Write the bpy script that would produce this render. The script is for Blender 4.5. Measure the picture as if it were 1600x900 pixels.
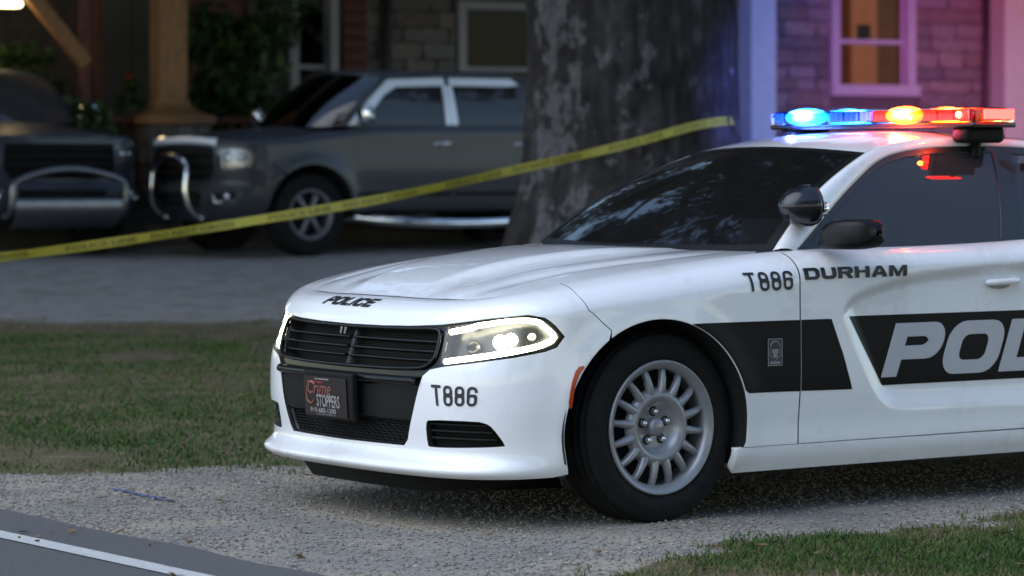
import bpy, bmesh, math, random
import numpy as np
from mathutils import Vector, Matrix
from mathutils.geometry import delaunay_2d_cdt
random.seed(7); RNG = np.random.default_rng(7)
for o in list(bpy.data.objects): bpy.data.objects.remove(o, do_unlink=True)
scene = bpy.context.scene
COL = scene.collection
R = math.radians

# ------------------------------------------------------------------ camera, sky, sun, exposure
cam_d = bpy.data.cameras.new("camera"); cam = bpy.data.objects.new("camera", cam_d); COL.objects.link(cam)
cam.location = (0, 0, 1.3546); cam.rotation_euler = (R(90), 0, 0)
cam_d.sensor_width = 36; cam_d.lens = 112.5; cam_d.shift_y = -0.1207
cam_d.clip_start = .1; cam_d.clip_end = 2000
cam_d.dof.use_dof = True; cam_d.dof.focus_distance = 11.8; cam_d.dof.aperture_fstop = 3.2
scene.camera = cam
SUN_DIR = Vector((-.66, -.42, .95)).normalized()        # towards the bright part of the dusk sky
world = bpy.data.worlds.new("World"); scene.world = world; world.use_nodes = True
wn = world.node_tree.nodes; wl = world.node_tree.links
sky = wn.new("ShaderNodeTexSky"); sky.sky_type = 'NISHITA'; sky.sun_disc = False
sky.sun_elevation = math.asin(SUN_DIR.z); sky.sun_rotation = math.atan2(SUN_DIR.x, SUN_DIR.y)
sky.air_density = 1.3; sky.dust_density = .5; sky.ozone_density = 2.0
wl.new(sky.outputs[0], wn["Background"].inputs[0]); wn["Background"].inputs[1].default_value = 0.085
sun_d = bpy.data.lights.new("sun", 'SUN'); sun = bpy.data.objects.new("sun", sun_d); COL.objects.link(sun)
sun_d.energy = 0.6; sun_d.angle = R(70); sun_d.color = (1, .97, .94)
sun.rotation_euler = (-SUN_DIR).to_track_quat('-Z', 'Y').to_euler()
vs = scene.view_settings; vs.view_transform = 'Standard'; vs.look = 'None'; vs.gamma = 1; vs.exposure = 1.55
vs.use_curve_mapping = False

# ------------------------------------------------------------------ materials
MATS = {}
def mat(name, col, rough=.5, metal=0., coat=0., var=.12, vscale=12., bump=0., bscale=60., emis=None, estr=0., spec=.5, col2=None, coord='Object', stretch=(1, 1, 1), coat_r=.04):
    if name in MATS: return MATS[name]
    m = bpy.data.materials.new(name); m.use_nodes = True; nt = m.node_tree; N = nt.nodes; Lk = nt.links
    b = N["Principled BSDF"]
    b.inputs["Roughness"].default_value = rough; b.inputs["Metallic"].default_value = metal
    b.inputs["Coat Weight"].default_value = coat; b.inputs["Coat Roughness"].default_value = coat_r
    b.inputs["Specular IOR Level"].default_value = spec
    tc = N.new("ShaderNodeTexCoord"); mp = N.new("ShaderNodeMapping"); mp.inputs["Scale"].default_value = stretch
    Lk.new(tc.outputs[coord], mp.inputs[0])
    nz = N.new("ShaderNodeTexNoise"); nz.inputs["Scale"].default_value = vscale; nz.inputs["Detail"].default_value = 6
    Lk.new(mp.outputs[0], nz.inputs[0])
    rp = N.new("ShaderNodeValToRGB"); rp.color_ramp.elements[0].position = .3; rp.color_ramp.elements[1].position = .7
    c = np.array(col); c2 = np.array(col2) if col2 is not None else np.clip(c * (1 + var), 0, 1)
    c1 = c if col2 is not None else c * (1 - var)
    rp.color_ramp.elements[0].color = (*c1, 1); rp.color_ramp.elements[1].color = (*c2, 1)
    Lk.new(nz.outputs[0], rp.inputs[0]); Lk.new(rp.outputs[0], b.inputs["Base Color"])
    if bump:
        n2 = N.new("ShaderNodeTexNoise"); n2.inputs["Scale"].default_value = bscale; n2.inputs["Detail"].default_value = 5
        Lk.new(mp.outputs[0], n2.inputs[0]); bp = N.new("ShaderNodeBump"); bp.inputs["Strength"].default_value = bump
        bp.inputs["Distance"].default_value = .02
        Lk.new(n2.outputs[0], bp.inputs["Height"]); Lk.new(bp.outputs[0], b.inputs["Normal"])
    if emis is not None:
        b.inputs["Emission Color"].default_value = (*emis, 1); b.inputs["Emission Strength"].default_value = estr
    MATS[name] = m; return m
def glass(name, tint, rough=.0, ior=1.5, dust_sheen=0.):
    m = bpy.data.materials.new(name); m.use_nodes = True; nt = m.node_tree; N = nt.nodes; Lk = nt.links
    N.remove(N["Principled BSDF"]); out = N["Material Output"]
    tr = N.new("ShaderNodeBsdfTransparent"); tr.inputs[0].default_value = (*tint, 1)
    gl = N.new("ShaderNodeBsdfGlossy"); gl.inputs["Roughness"].default_value = rough; gl.inputs[0].default_value = (1, 1, 1, 1)
    fr = N.new("ShaderNodeFresnel"); fr.inputs[0].default_value = ior
    nz = N.new("ShaderNodeTexNoise"); nz.inputs["Scale"].default_value = 3
    bp = N.new("ShaderNodeBump"); bp.inputs["Strength"].default_value = .015; Lk.new(nz.outputs[0], bp.inputs["Height"])
    Lk.new(bp.outputs[0], gl.inputs["Normal"])
    mx = N.new("ShaderNodeMixShader"); Lk.new(fr.outputs[0], mx.inputs[0]); Lk.new(tr.outputs[0], mx.inputs[1]); Lk.new(gl.outputs[0], mx.inputs[2])
    if dust_sheen:        # dusty film that scatters light; on the slate truck, painted sky sheen
        df = N.new("ShaderNodeBsdfDiffuse"); df.inputs[0].default_value = (.5, .48, .5, 1); m2 = N.new("ShaderNodeMixShader"); m2.inputs[0].default_value = dust_sheen
        Lk.new(mx.outputs[0], m2.inputs[1]); Lk.new(df.outputs[0], m2.inputs[2]); mx = m2
    Lk.new(mx.outputs[0], out.inputs[0]); MATS[name] = m; return m
def emit(name, col, strength):
    m = bpy.data.materials.new(name); m.use_nodes = True; b = m.node_tree.nodes["Principled BSDF"]
    b.inputs["Base Color"].default_value = (*[min(1, .2 + .5 * c) for c in col], 1)
    b.inputs["Emission Color"].default_value = (*col, 1); b.inputs["Emission Strength"].default_value = strength
    MATS[name] = m; return m

def white_paint():
    m = mat("white_paint", (.80, .80, .815), .30, coat=1, var=.015, vscale=3); nt = m.node_tree; N = nt.nodes; Lk = nt.links; b = N["Principled BSDF"]
    src = b.inputs["Base Color"].links[0].from_socket; tc = N.new("ShaderNodeTexCoord"); nz = N.new("ShaderNodeTexNoise"); nz.inputs["Scale"].default_value = 22; nz.inputs["Detail"].default_value = 9; nz.inputs["Roughness"].default_value = .75
    n2 = N.new("ShaderNodeTexNoise"); n2.inputs["Scale"].default_value = 3.1; Lk.new(tc.outputs["Object"], nz.inputs[0]); Lk.new(tc.outputs["Object"], n2.inputs[0])
    mu = N.new("ShaderNodeMath"); mu.operation = 'MULTIPLY'; Lk.new(nz.outputs[0], mu.inputs[0]); Lk.new(n2.outputs[0], mu.inputs[1])
    r = N.new("ShaderNodeValToRGB"); r.color_ramp.elements[0].position = .27; r.color_ramp.elements[0].color = (0, 0, 0, 1); r.color_ramp.elements[1].position = .50; r.color_ramp.elements[1].color = (.38, .38, .38, 1); Lk.new(mu.outputs[0], r.inputs[0])
    mx = N.new("ShaderNodeMixRGB"); mx.inputs[2].default_value = (.42, .39, .35, 1); Lk.new(r.outputs[0], mx.inputs[0]); Lk.new(src, mx.inputs[1]); Lk.new(mx.outputs[0], b.inputs["Base Color"]); return m
WHITE = white_paint()
BLACKGLOSS = mat("gloss_black_plastic", (.006, .006, .0065), .22, coat=.0, var=.1, spec=.3)
BLACK = mat("black_plastic", (.007, .007, .007), .6, var=.2, bump=.1, bscale=300, spec=.2)
DARK = mat("dark_cavity", (.006, .006, .006), .9, var=.1)
VINYL = mat("black_vinyl", (.005, .005, .006), .4, var=.1, spec=.15)
GREYVINYL = mat("silver_grey_vinyl", (.42, .42, .45), .4, var=.03)
INK = mat("black_lettering", (.012, .013, .016), .4, var=.1)
RUBBER = mat("tyre_rubber", (.009, .0088, .0088), .8, var=.3, vscale=30, bump=.15, bscale=120, spec=.2)
SILVER = mat("silver_wheel_paint", (.25, .255, .27), .33, metal=.35, coat=.3, var=.06, vscale=25)
CHROME = mat("chrome", (.78, .79, .81), .10, metal=1, var=.03)
STEEL = mat("brushed_steel", (.30, .30, .31), .4, metal=1, var=.1)
AMBER = mat("red_orange_reflector", (.42, .045, .01), .2, coat=.6, var=.1)
SEAT = mat("dark_seat_cloth", (.02, .02, .022), .85, var=.3)
TINT = glass("tinted_window_glass", (.10, .10, .11), ior=1.55, dust_sheen=.05)
WSGLASS = glass("windshield_glass", (.22, .24, .25), rough=.05, dust_sheen=.012)
CLEAR = glass("clear_lens", (.93, .93, .93))

# ------------------------------------------------------------------ object helpers
def link(name, me, m=None, parent=None, smooth=None):
    if m is not None:
        me.materials.clear(); me.materials.append(m)
    o = bpy.data.objects.new(name, me); COL.objects.link(o)
    if parent is not None: o.parent = parent
    return o
def tag(o, label, cat, group=None, kind=None):
    o["label"] = label
    if cat: o["category"] = cat
    if group: o["group"] = group
    if kind: o["kind"] = kind
    return o
def empty(name, loc=(0, 0, 0), rz=0, parent=None):
    o = bpy.data.objects.new(name, None); COL.objects.link(o); o.location = loc; o.rotation_euler = (0, 0, rz); o.empty_display_size = .2
    if parent is not None: o.parent = parent
    return o
def mesh_np(name, V, F, smooth=True):
    V = np.asarray(V, np.float32); F = np.asarray(F, np.int32)
    me = bpy.data.meshes.new(name); n = F.shape[1]
    me.vertices.add(len(V)); me.vertices.foreach_set("co", V.ravel())
    me.loops.add(F.size); me.loops.foreach_set("vertex_index", F.ravel())
    me.polygons.add(len(F)); me.polygons.foreach_set("loop_start", np.arange(0, F.size, n, dtype=np.int32))
    me.polygons.foreach_set("use_smooth", np.full(len(F), smooth))
    me.update(calc_edges=True); return me
def mesh_py(name, V, F, smooth=True):
    me = bpy.data.meshes.new(name); me.from_pydata([tuple(map(float, v)) for v in V], [], [tuple(int(i) for i in f) for f in F]); me.update()
    if smooth: me.polygons.foreach_set("use_smooth", [True] * len(me.polygons))
    return me
def inside(P, poly):
    x, y = P[:, 0], P[:, 1]; r = np.zeros(len(P), bool); q = np.asarray(poly)
    x0, y0 = q[:, 0], q[:, 1]; x1, y1 = np.roll(x0, -1), np.roll(y0, -1)
    for a, b, c, d in zip(x0, y0, x1, y1):
        if b == d: continue
        m = ((b > y) != (d > y)) & (x < (c - a) * (y - b) / (d - b) + a); r ^= m
    return r
def resample(poly, step, closed=True):
    p = np.asarray(poly, float); out = []
    n = len(p)
    for i in range(n if closed else n - 1):
        a, b = p[i], p[(i + 1) % n]; k = max(1, int(round(np.hypot(*(b - a)) / step)))
        for j in range(k): out.append(a + (b - a) * j / k)
    if not closed: out.append(p[-1])
    return np.array(out)
def smoothpoly(poly, it=2, keep=()):
    """Chaikin corner cutting of a closed polygon; indices in keep stay sharp"""
    p = [np.array(q, float) for q in poly]; sharp = [i in keep for i in range(len(p))]
    for _ in range(it):
        q = []; s2 = []
        n = len(p)
        for i in range(n):
            a, b = p[i], p[(i + 1) % n]
            if sharp[i]: q.append(a); s2.append(True)
            else: q.append(.75 * a + .25 * b); s2.append(False)
            if not sharp[(i + 1) % n]: q.append(.25 * a + .75 * b); s2.append(False)
        p, sharp = q, s2
    return np.array(p)
def segdist(P, poly):
    q = np.asarray(poly); a = q; b = np.roll(q, -1, 0); d = np.full(len(P), 1e9)
    for s, e in zip(a, b):
        v = e - s; L2 = (v * v).sum() + 1e-12; t = np.clip(((P - s) @ v) / L2, 0, 1)
        d = np.minimum(d, np.hypot(*(P - (s + t[:, None] * v)).T))
    return d
SIGN = {}        # surfaces whose natural normal points inwards
def fnormals(fn, u, v, e=1.5e-3):
    a = np.stack(fn(u + e, v), -1) - np.stack(fn(u - e, v), -1); b = np.stack(fn(u, v + e), -1) - np.stack(fn(u, v - e), -1)
    n = np.cross(a, b); l = np.linalg.norm(n, axis=-1, keepdims=True); return n / np.maximum(l, 1e-12) * SIGN.get(fn, 1)
def patch(name, m, outer, holes, fn, step, parent, off=0., flange=.012, flip=False, dv=None, mirror=False, curved=True, dark_gap=False):
    """Triangulate a 2-D region and lay it on the surface fn(u,v)->(a,s,z); local object axes are (a,-s,z)."""
    dv = dv or step
    sc = np.array([1, step / dv])
    loops = [resample(np.asarray(q, float) * sc, step * .8) for q in [outer] + list(holes)]
    B = np.vstack(loops); edges = []; k = 0
    for l in loops:
        n = len(l); edges += [(k + i, k + (i + 1) % n) for i in range(n)]; k += n
    mn, mx = B.min(0), B.max(0)
    gx = np.arange(mn[0] + step * .5, mx[0], step); gy = np.arange(mn[1] + step * .5, mx[1], step)
    if curved and len(gx) and len(gy):
        X, Y = np.meshgrid(gx, gy); X[1::2] += step * .5; P = np.stack([X.ravel(), Y.ravel()], 1)
        P = P[inside(P, loops[0])]
        for h in loops[1:]: P = P[~inside(P, h)]
        if len(P): P = P[np.min([segdist(P, l) for l in loops], 0) > step * .35]
    else: P = np.zeros((0, 2))
    A = np.vstack([B, P])
    vo, eo, fo, *_ = delaunay_2d_cdt([Vector(q) for q in A], edges, [], 0, 1e-7)
    V2 = np.array([tuple(q) for q in vo]); F = np.array([tuple(f) for f in fo if len(f) == 3])
    c = V2[F].mean(1); ok = inside(c, loops[0])
    for h in loops[1:]: ok &= ~inside(c, h)
    F = F[ok]; V2 = V2 / sc
    u, v = V2[:, 0], V2[:, 1]
    co = np.stack(fn(u, v), -1); nr = fnormals(fn, u, v)
    if flip: nr = -nr
    co = co + nr * off
    # orient faces with normals
    fnrm = np.cross(co[F[:, 1]] - co[F[:, 0]], co[F[:, 2]] - co[F[:, 0]])
    sw = (fnrm * nr[F].mean(1)).sum(1) < 0; F[sw] = F[sw][:, ::-1]
    if flange:
        E = {}
        for f in F:
            for i in range(3):
                a, b = f[i], f[(i + 1) % 3]; E[(a, b)] = 1
        bd = [(a, b) for (a, b) in E if (b, a) not in E]
        idx = sorted({i for e in bd for i in e}); mp = {i: j for j, i in enumerate(idx)}; n0 = len(co); nb = len(idx)
        outd = np.zeros((nb, 3))
        for a, b in bd:
            d = np.cross(co[b] - co[a], nr[a]); d /= (np.linalg.norm(d) + 1e-12); outd[mp[a]] += d; outd[mp[b]] += d
        outd /= np.maximum(np.linalg.norm(outd, axis=1, keepdims=True), 1e-9)
        top = co[idx]; low = co[idx] - nr[idx] * flange
        r1 = co[idx] - nr[idx] * (.0007 if dark_gap else min(.003, flange * .4)) + outd * (.0004 if dark_gap else .0012)
        n1 = nr[idx] + outd; n1 /= np.linalg.norm(n1, axis=1, keepdims=True)
        co = np.vstack([co, r1, low]); nr = np.vstack([nr, n1, outd])
        Q = []
        for a, b in bd:
            i, j = mp[a], mp[b]; p, q, r, s = a, b, n0 + i, n0 + j
            Q += [(p, r, q), (q, r, s)]
        nq = len(Q)
        for a, b in bd:
            i, j = mp[a], mp[b]; r, s, w, x = n0 + i, n0 + j, n0 + nb + i, n0 + nb + j
            Q += [(r, w, s), (s, w, x)]
        nF = len(F); F = np.vstack([F, np.array(Q)])
    co = co * np.array([1, -1, 1]); nr = nr * np.array([1, -1, 1]); F = F[:, ::-1]
    if mirror: co = co * np.array([1, -1, 1]); nr = nr * np.array([1, -1, 1]); F = F[:, ::-1]
    me = mesh_np(name, co, F); me.normals_split_custom_set_from_vertices([tuple(x) for x in nr.tolist()])
    o = link(name, me, m, parent)
    if flange and dark_gap:
        me.materials.append(DARK); mi = np.zeros(len(F), np.int32); mi[nF + nq:] = 1; me.polygons.foreach_set("material_index", mi)  # shade of the panel gaps painted in: inner flange faces turn dark
    return o
def loft(name, m, grid, parent=None, closed_u=False, closed_v=False, caps=False, flip=False):
    g = np.asarray(grid, float); nu, nv = g.shape[:2]; V = g.reshape(-1, 3); F = []
    for i in range(nu if closed_u else nu - 1):
        for j in range(nv if closed_v else nv - 1):
            a, b, c, d = i * nv + j, ((i + 1) % nu) * nv + j, ((i + 1) % nu) * nv + (j + 1) % nv, i * nv + (j + 1) % nv
            F.append((a, b, c, d) if not flip else (d, c, b, a))
    if caps and closed_v: F.append(tuple(range(nv))[::1 if flip else -1]); F.append(tuple((nu - 1) * nv + j for j in range(nv))[::-1 if flip else 1])
    return link(name, mesh_py(name, V, F), m, parent)
def tube_grid(pts, r, seg=10, closed=False):
    p = np.asarray(pts, float); n = len(p); out = []
    rr = np.broadcast_to(np.asarray(r, float), (n,))
    up = np.array([0, 0, 1.]); prev = None
    for i in range(n):
        if closed: t = p[(i + 1) % n] - p[i - 1]
        else: t = p[min(i + 1, n - 1)] - p[max(i - 1, 0)]
        t /= np.linalg.norm(t) + 1e-12
        x = np.cross(t, up) if prev is None else prev - t * (prev @ t)
        if np.linalg.norm(x) < 1e-4: x = np.cross(t, [1, 0, 0])
        x /= np.linalg.norm(x); y = np.cross(t, x); prev = x
        a = np.arange(seg) * 2 * np.pi / seg
        out.append(p[i] + rr[i] * (np.cos(a)[:, None] * x + np.sin(a)[:, None] * y))
    return np.array(out)
def tube(name, m, pts, r, parent=None, seg=10, closed=False):
    return loft(name, m, tube_grid(pts, r, seg, closed), parent, closed_u=closed, closed_v=True, caps=not closed)
def curve_pts(pts, n=24):
    p = np.asarray(pts, float); c = np.concatenate([[0], np.cumsum(np.linalg.norm(np.diff(p, axis=0), axis=1))])
    t = np.linspace(0, c[-1], n); return np.stack([cspline(c, p[:, k])(t) for k in range(p.shape[1])], 1)
def lathe(name, m, prof, parent=None, seg=48, axis='y'):
    """prof: (axial, radius) pairs"""
    a = np.arange(seg) * 2 * np.pi / seg; g = []
    for ax, r in prof:
        if axis == 'y': g.append(np.stack([r * np.cos(a), np.full(seg, ax), r * np.sin(a)], 1))
        elif axis == 'x': g.append(np.stack([np.full(seg, ax), r * np.cos(a), r * np.sin(a)], 1))
        else: g.append(np.stack([r * np.cos(a), r * np.sin(a), np.full(seg, ax)], 1))
    return loft(name, m, g, parent, closed_v=True, caps=False)
def boxmesh(name, size, bevel=.0, seg=2):
    bm = bmesh.new(); bmesh.ops.create_cube(bm, size=1); bmesh.ops.scale(bm, vec=size, verts=bm.verts)
    if bevel: bmesh.ops.bevel(bm, geom=bm.edges[:], offset=bevel, segments=seg, profile=.5, affect='EDGES')
    me = bpy.data.meshes.new(name); bm.to_mesh(me); bm.free()
    if bevel: me.polygons.foreach_set("use_smooth", [len(p.vertices) == 4 and p.area < bevel * max(size) * 1.2 for p in me.polygons])
    return me
def box(name, m, c, size, parent=None, bevel=.0, rot=(0, 0, 0), seg=2):
    o = link(name, boxmesh(name, size, bevel, seg), m, parent); o.location = c; o.rotation_euler = rot; return o
def text_mesh(s, bold=.0, shear=0., spacing=1.):
    cu = bpy.data.curves.new("t", 'FONT'); cu.body = s; cu.offset = bold; cu.shear = shear; cu.resolution_u = 3; cu.space_character = spacing
    ob = bpy.data.objects.new("t", cu); COL.objects.link(ob); dg = bpy.context.evaluated_depsgraph_get(); dg.update()
    me = bpy.data.meshes.new_from_object(ob.evaluated_get(dg)); bpy.data.objects.remove(ob); return me
def lettering(name, m, s, frame, fn, parent, off=.003, bold=.012, shear=0., flip=False, mirror=False, cut=.03, spacing=1., quad=None):
    """Lay text on surface fn; frame=(u0,u1,v0,v1) box filled by the text, or quad = 4 corner (u,v): bl, br, tr, tl"""
    me = text_mesh(s, bold, shear, spacing); bm = bmesh.new(); bm.from_mesh(me)
    x = [v.co.x for v in bm.verts]; y = [v.co.y for v in bm.verts]; x0, x1, y0, y1 = min(x), max(x), min(y), max(y)
    if quad is None: u0, u1, v0, v1 = frame; quad = [(u0, v0), (u1, v0), (u1, v1), (u0, v1)]
    Q = np.array(quad); w = np.hypot(*(Q[1] - Q[0])); hgt = np.hypot(*(Q[3] - Q[0]))
    for axis, L, lo, hi in ((0, w, x0, x1), (1, hgt, y0, y1)):
        k = int(abs(L) / cut)
        for i in range(1, k + 1):
            pos = lo + (hi - lo) * i / (k + 1); co = [0, 0, 0]; co[axis] = pos; no = [0, 0, 0]; no[axis] = 1
            bmesh.ops.bisect_plane(bm, geom=bm.verts[:] + bm.edges[:] + bm.faces[:], plane_co=co, plane_no=no)
    bmesh.ops.triangulate(bm, faces=bm.faces[:])
    P = np.array([v.co[:2] for v in bm.verts]); F = np.array([[v.index for v in f.verts] for f in bm.faces]); bm.free()
    q = (P - [x0, y0]) / [x1 - x0, y1 - y0]; a, b = q[:, :1], q[:, 1:]
    UV = Q[0] * (1 - a) * (1 - b) + Q[1] * a * (1 - b) + Q[2] * a * b + Q[3] * (1 - a) * b
    u, v = UV[:, 0], UV[:, 1]; nr = fnormals(fn, u, v); nr = -nr if flip else nr
    co = np.stack(fn(u, v), -1) + nr * off
    fnrm = np.cross(co[F[:, 1]] - co[F[:, 0]], co[F[:, 2]] - co[F[:, 0]]); sw = (fnrm * nr[F].mean(1)).sum(1) < 0; F[sw] = F[sw][:, ::-1]
    co = co * [1, -1, 1]; nr = nr * [1, -1, 1]; F = F[:, ::-1]
    me = mesh_np(name, co, F); me.normals_split_custom_set_from_vertices([tuple(x) for x in nr.tolist()])
    return link(name, me, m, parent)
# block letters drawn as outlines, one part each
def rrect(x0, y0, x1, y1, r):
    r = [r] * 4 if np.isscalar(r) else r; out = []
    for (cx, cy, a0, q) in ((x0, y0, 180, r[0]), (x1, y0, 270, r[1]), (x1, y1, 0, r[2]), (x0, y1, 90, r[3])):
        if q <= 0: out.append((cx, cy)); continue
        ox = cx + q if cx == x0 else cx - q; oy = cy + q if cy == y0 else cy - q
        out += [(ox + q * math.cos(R(a0 + k * 18)), oy + q * math.sin(R(a0 + k * 18))) for k in range(6)]
    return out
def glyph(ch, w, s, v, rd):
    """w width, s stem, v bar thickness, rd outer corner radius; height 1"""
    ri = max(.02, rd * .45); x = w
    if ch == 'I': return [(0, 0), (s, 0), (s, 1), (0, 1)], []
    if ch == 'L': return [(0, 0), (x, 0), (x, v), (s, v), (s, 1), (0, 1)], []
    if ch == 'T': return [(x / 2 - s / 2, 0), (x / 2 + s / 2, 0), (x / 2 + s / 2, 1 - v), (x, 1 - v), (x, 1), (0, 1), (0, 1 - v), (x / 2 - s / 2, 1 - v)], []
    if ch == 'H': return [(0, 0), (s, 0), (s, .5 - v / 2), (x - s, .5 - v / 2), (x - s, 0), (x, 0), (x, 1), (x - s, 1), (x - s, .5 + v / 2), (s, .5 + v / 2), (s, 1), (0, 1)], []
    if ch == 'E': return [(0, 0), (x, 0), (x, v), (s, v), (s, .5 - v / 2), (x * .92, .5 - v / 2), (x * .92, .5 + v / 2), (s, .5 + v / 2), (s, 1 - v), (x, 1 - v), (x, 1), (0, 1)], []
    if ch == 'A': return [(0, 0), (s * 1.1, 0), (s * 1.1 + .06 * x, .17), (x - s * 1.1 - .06 * x, .17), (x - s * 1.1, 0), (x, 0), (x / 2 + s * .6, 1), (x / 2 - s * .6, 1)], [[(s * 1.1 + .12 * x, .36), (x - s * 1.1 - .12 * x, .36), (x / 2 + .02 * x, .80), (x / 2 - .02 * x, .80)]]
    if ch == 'M': return [(0, 0), (s, 0), (s, .64), (x / 2 - s * .38, 0), (x / 2 + s * .38, 0), (x - s, .64), (x - s, 0), (x, 0), (x, 1), (x - s * 1.2, 1), (x / 2, .30), (s * 1.2, 1), (0, 1)], []
    if ch == 'U':
        o = rrect(0, 0, x, 1, [rd, rd, 0, 0]); i = rrect(s, v, x - s, 1, [ri, ri, 0, 0]); return o[:-2] + [(x, 1), (x - s, 1)] + i[:-2][::-1] + [(s, 1), (0, 1)], []
    if ch == 'D': return rrect(0, 0, x, 1, [0, rd, rd, 0]), [rrect(s, v, x - s, 1 - v, [0, ri, ri, 0])]
    if ch == 'O': return rrect(0, 0, x, 1, rd), [rrect(s, v, x - s, 1 - v, ri)]
    if ch == 'P':
        o = rrect(0, .32, x, 1, [0, rd * .9, rd * .9, 0]); return [(0, 0), (s, 0), (s, .32)] + o[1:], [rrect(s, .32 + v, x - s, 1 - v, [0, ri, ri, 0])]
    if ch == 'R':
        o = rrect(0, .34, x * .97, 1, [0, rd * .8, rd * .8, 0]); return [(0, 0), (s, 0), (s, .34), (x * .46, .34), (x - s * 1.25, 0), (x, 0), (x * .74, .34)] + o[1:], [rrect(s, .34 + v, x * .97 - s, 1 - v, [0, ri, ri, 0])]
    if ch == 'C':
        o = rrect(0, 0, x, 1, rd); i = rrect(s, v, x - s, 1 - v, ri); bl, br, tr, tl_ = o[:6], o[6:12], o[12:18], o[18:]; ibl, ibr, itr, itl = i[:6], i[6:12], i[12:18], i[18:]
        return bl + br + [(x, .36), (x - s, .36)] + ibr[::-1] + ibl[::-1] + itl[::-1] + itr[::-1] + [(x - s, .64), (x, .64)] + tr + tl_, []
    if ch == '8':
        return rrect(0, 0, x, .53, [rd, rd, rd * .5, rd * .5])[:12] + [(x, .44), (x * .95, .52), (x * .97, .60)] + rrect(.03 * x, .5, .97 * x, 1, rd)[12:] + [(.03 * x, .60), (.05 * x, .52), (0, .44)], [rrect(s, v, x - s, .44, ri), rrect(s + .02 * x, .61, x - s - .02 * x, 1 - v, ri)]
    if ch == '6':
        o = rrect(0, 0, x, 1, rd); i = rrect(s, .60, x - s, 1 - v, ri)
        return o[:12] + [(x, .46), (x * .95, .55), (x * .82, .60), (s, .60)] + i[18:][::-1] + i[12:18][::-1] + [(x - s, .72), (x, .72)] + o[12:], [rrect(s, v, x - s, .60 - v, ri)]
def word(name, m, chars, quad, fn, parent, stem, bar, rd, gap, off=.004, widths=None, step=.03):
    Q = np.array(quad, float); ws = [(widths or {}).get(c, 1.0) for c in chars]; ws = [stem if c == 'I' else q for c, q in zip(chars, ws)]; tot = sum(ws) + gap * (len(chars) - 1)
    Wm = np.hypot(*(Q[1] - Q[0])); Hm = abs(Q[3][1] - Q[0][1]); x = 0
    def f2(u, v):
        a = np.asarray(u, float) / Wm; b = np.asarray(v, float) / Hm
        U = Q[0][0] * (1 - a) * (1 - b) + Q[1][0] * a * (1 - b) + Q[2][0] * a * b + Q[3][0] * (1 - a) * b; W = Q[0][1] * (1 - a) * (1 - b) + Q[1][1] * a * (1 - b) + Q[2][1] * a * b + Q[3][1] * (1 - a) * b
        return fn(U, W)
    SIGN[f2] = SIGN.get(fn, 1); root = None
    for c, w in zip(chars, ws):
        o, h = glyph(c, w, stem, bar, rd); mp = lambda p: [((x + q[0]) / tot * Wm, q[1] * Hm) for q in p]
        ob = patch(name, m, mp(o), [mp(q) for q in h], f2, step, parent, off=off, flange=.0012, curved=True); x += w + gap
def cspline(xs, ys):
    xs = np.asarray(xs, float); ys = np.asarray(ys, float); n = len(xs); h = np.diff(xs)
    A = np.zeros((n, n)); b = np.zeros(n); A[0, 0] = A[-1, -1] = 1
    for i in range(1, n - 1):
        A[i, i - 1] = h[i - 1]; A[i, i] = 2 * (h[i - 1] + h[i]); A[i, i + 1] = h[i]
        b[i] = 6 * ((ys[i + 1] - ys[i]) / h[i] - (ys[i] - ys[i - 1]) / h[i - 1])
    mm = np.linalg.solve(A, b)
    def f(x):
        x = np.asarray(x, float); i = np.clip(np.searchsorted(xs, x) - 1, 0, n - 2)
        xc = np.clip(x, xs[0], xs[-1]); hi = h[i]; A_ = (xs[i + 1] - xc) / hi; B_ = (xc - xs[i]) / hi
        return A_ * ys[i] + B_ * ys[i + 1] + ((A_ ** 3 - A_) * mm[i] + (B_ ** 3 - B_) * mm[i + 1]) * hi * hi / 6
    return f
def sstep(x, a, b):
    q = np.clip((np.asarray(x, float) - a) / (b - a), 0, 1); return q * q * (3 - 2 * q)

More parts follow.
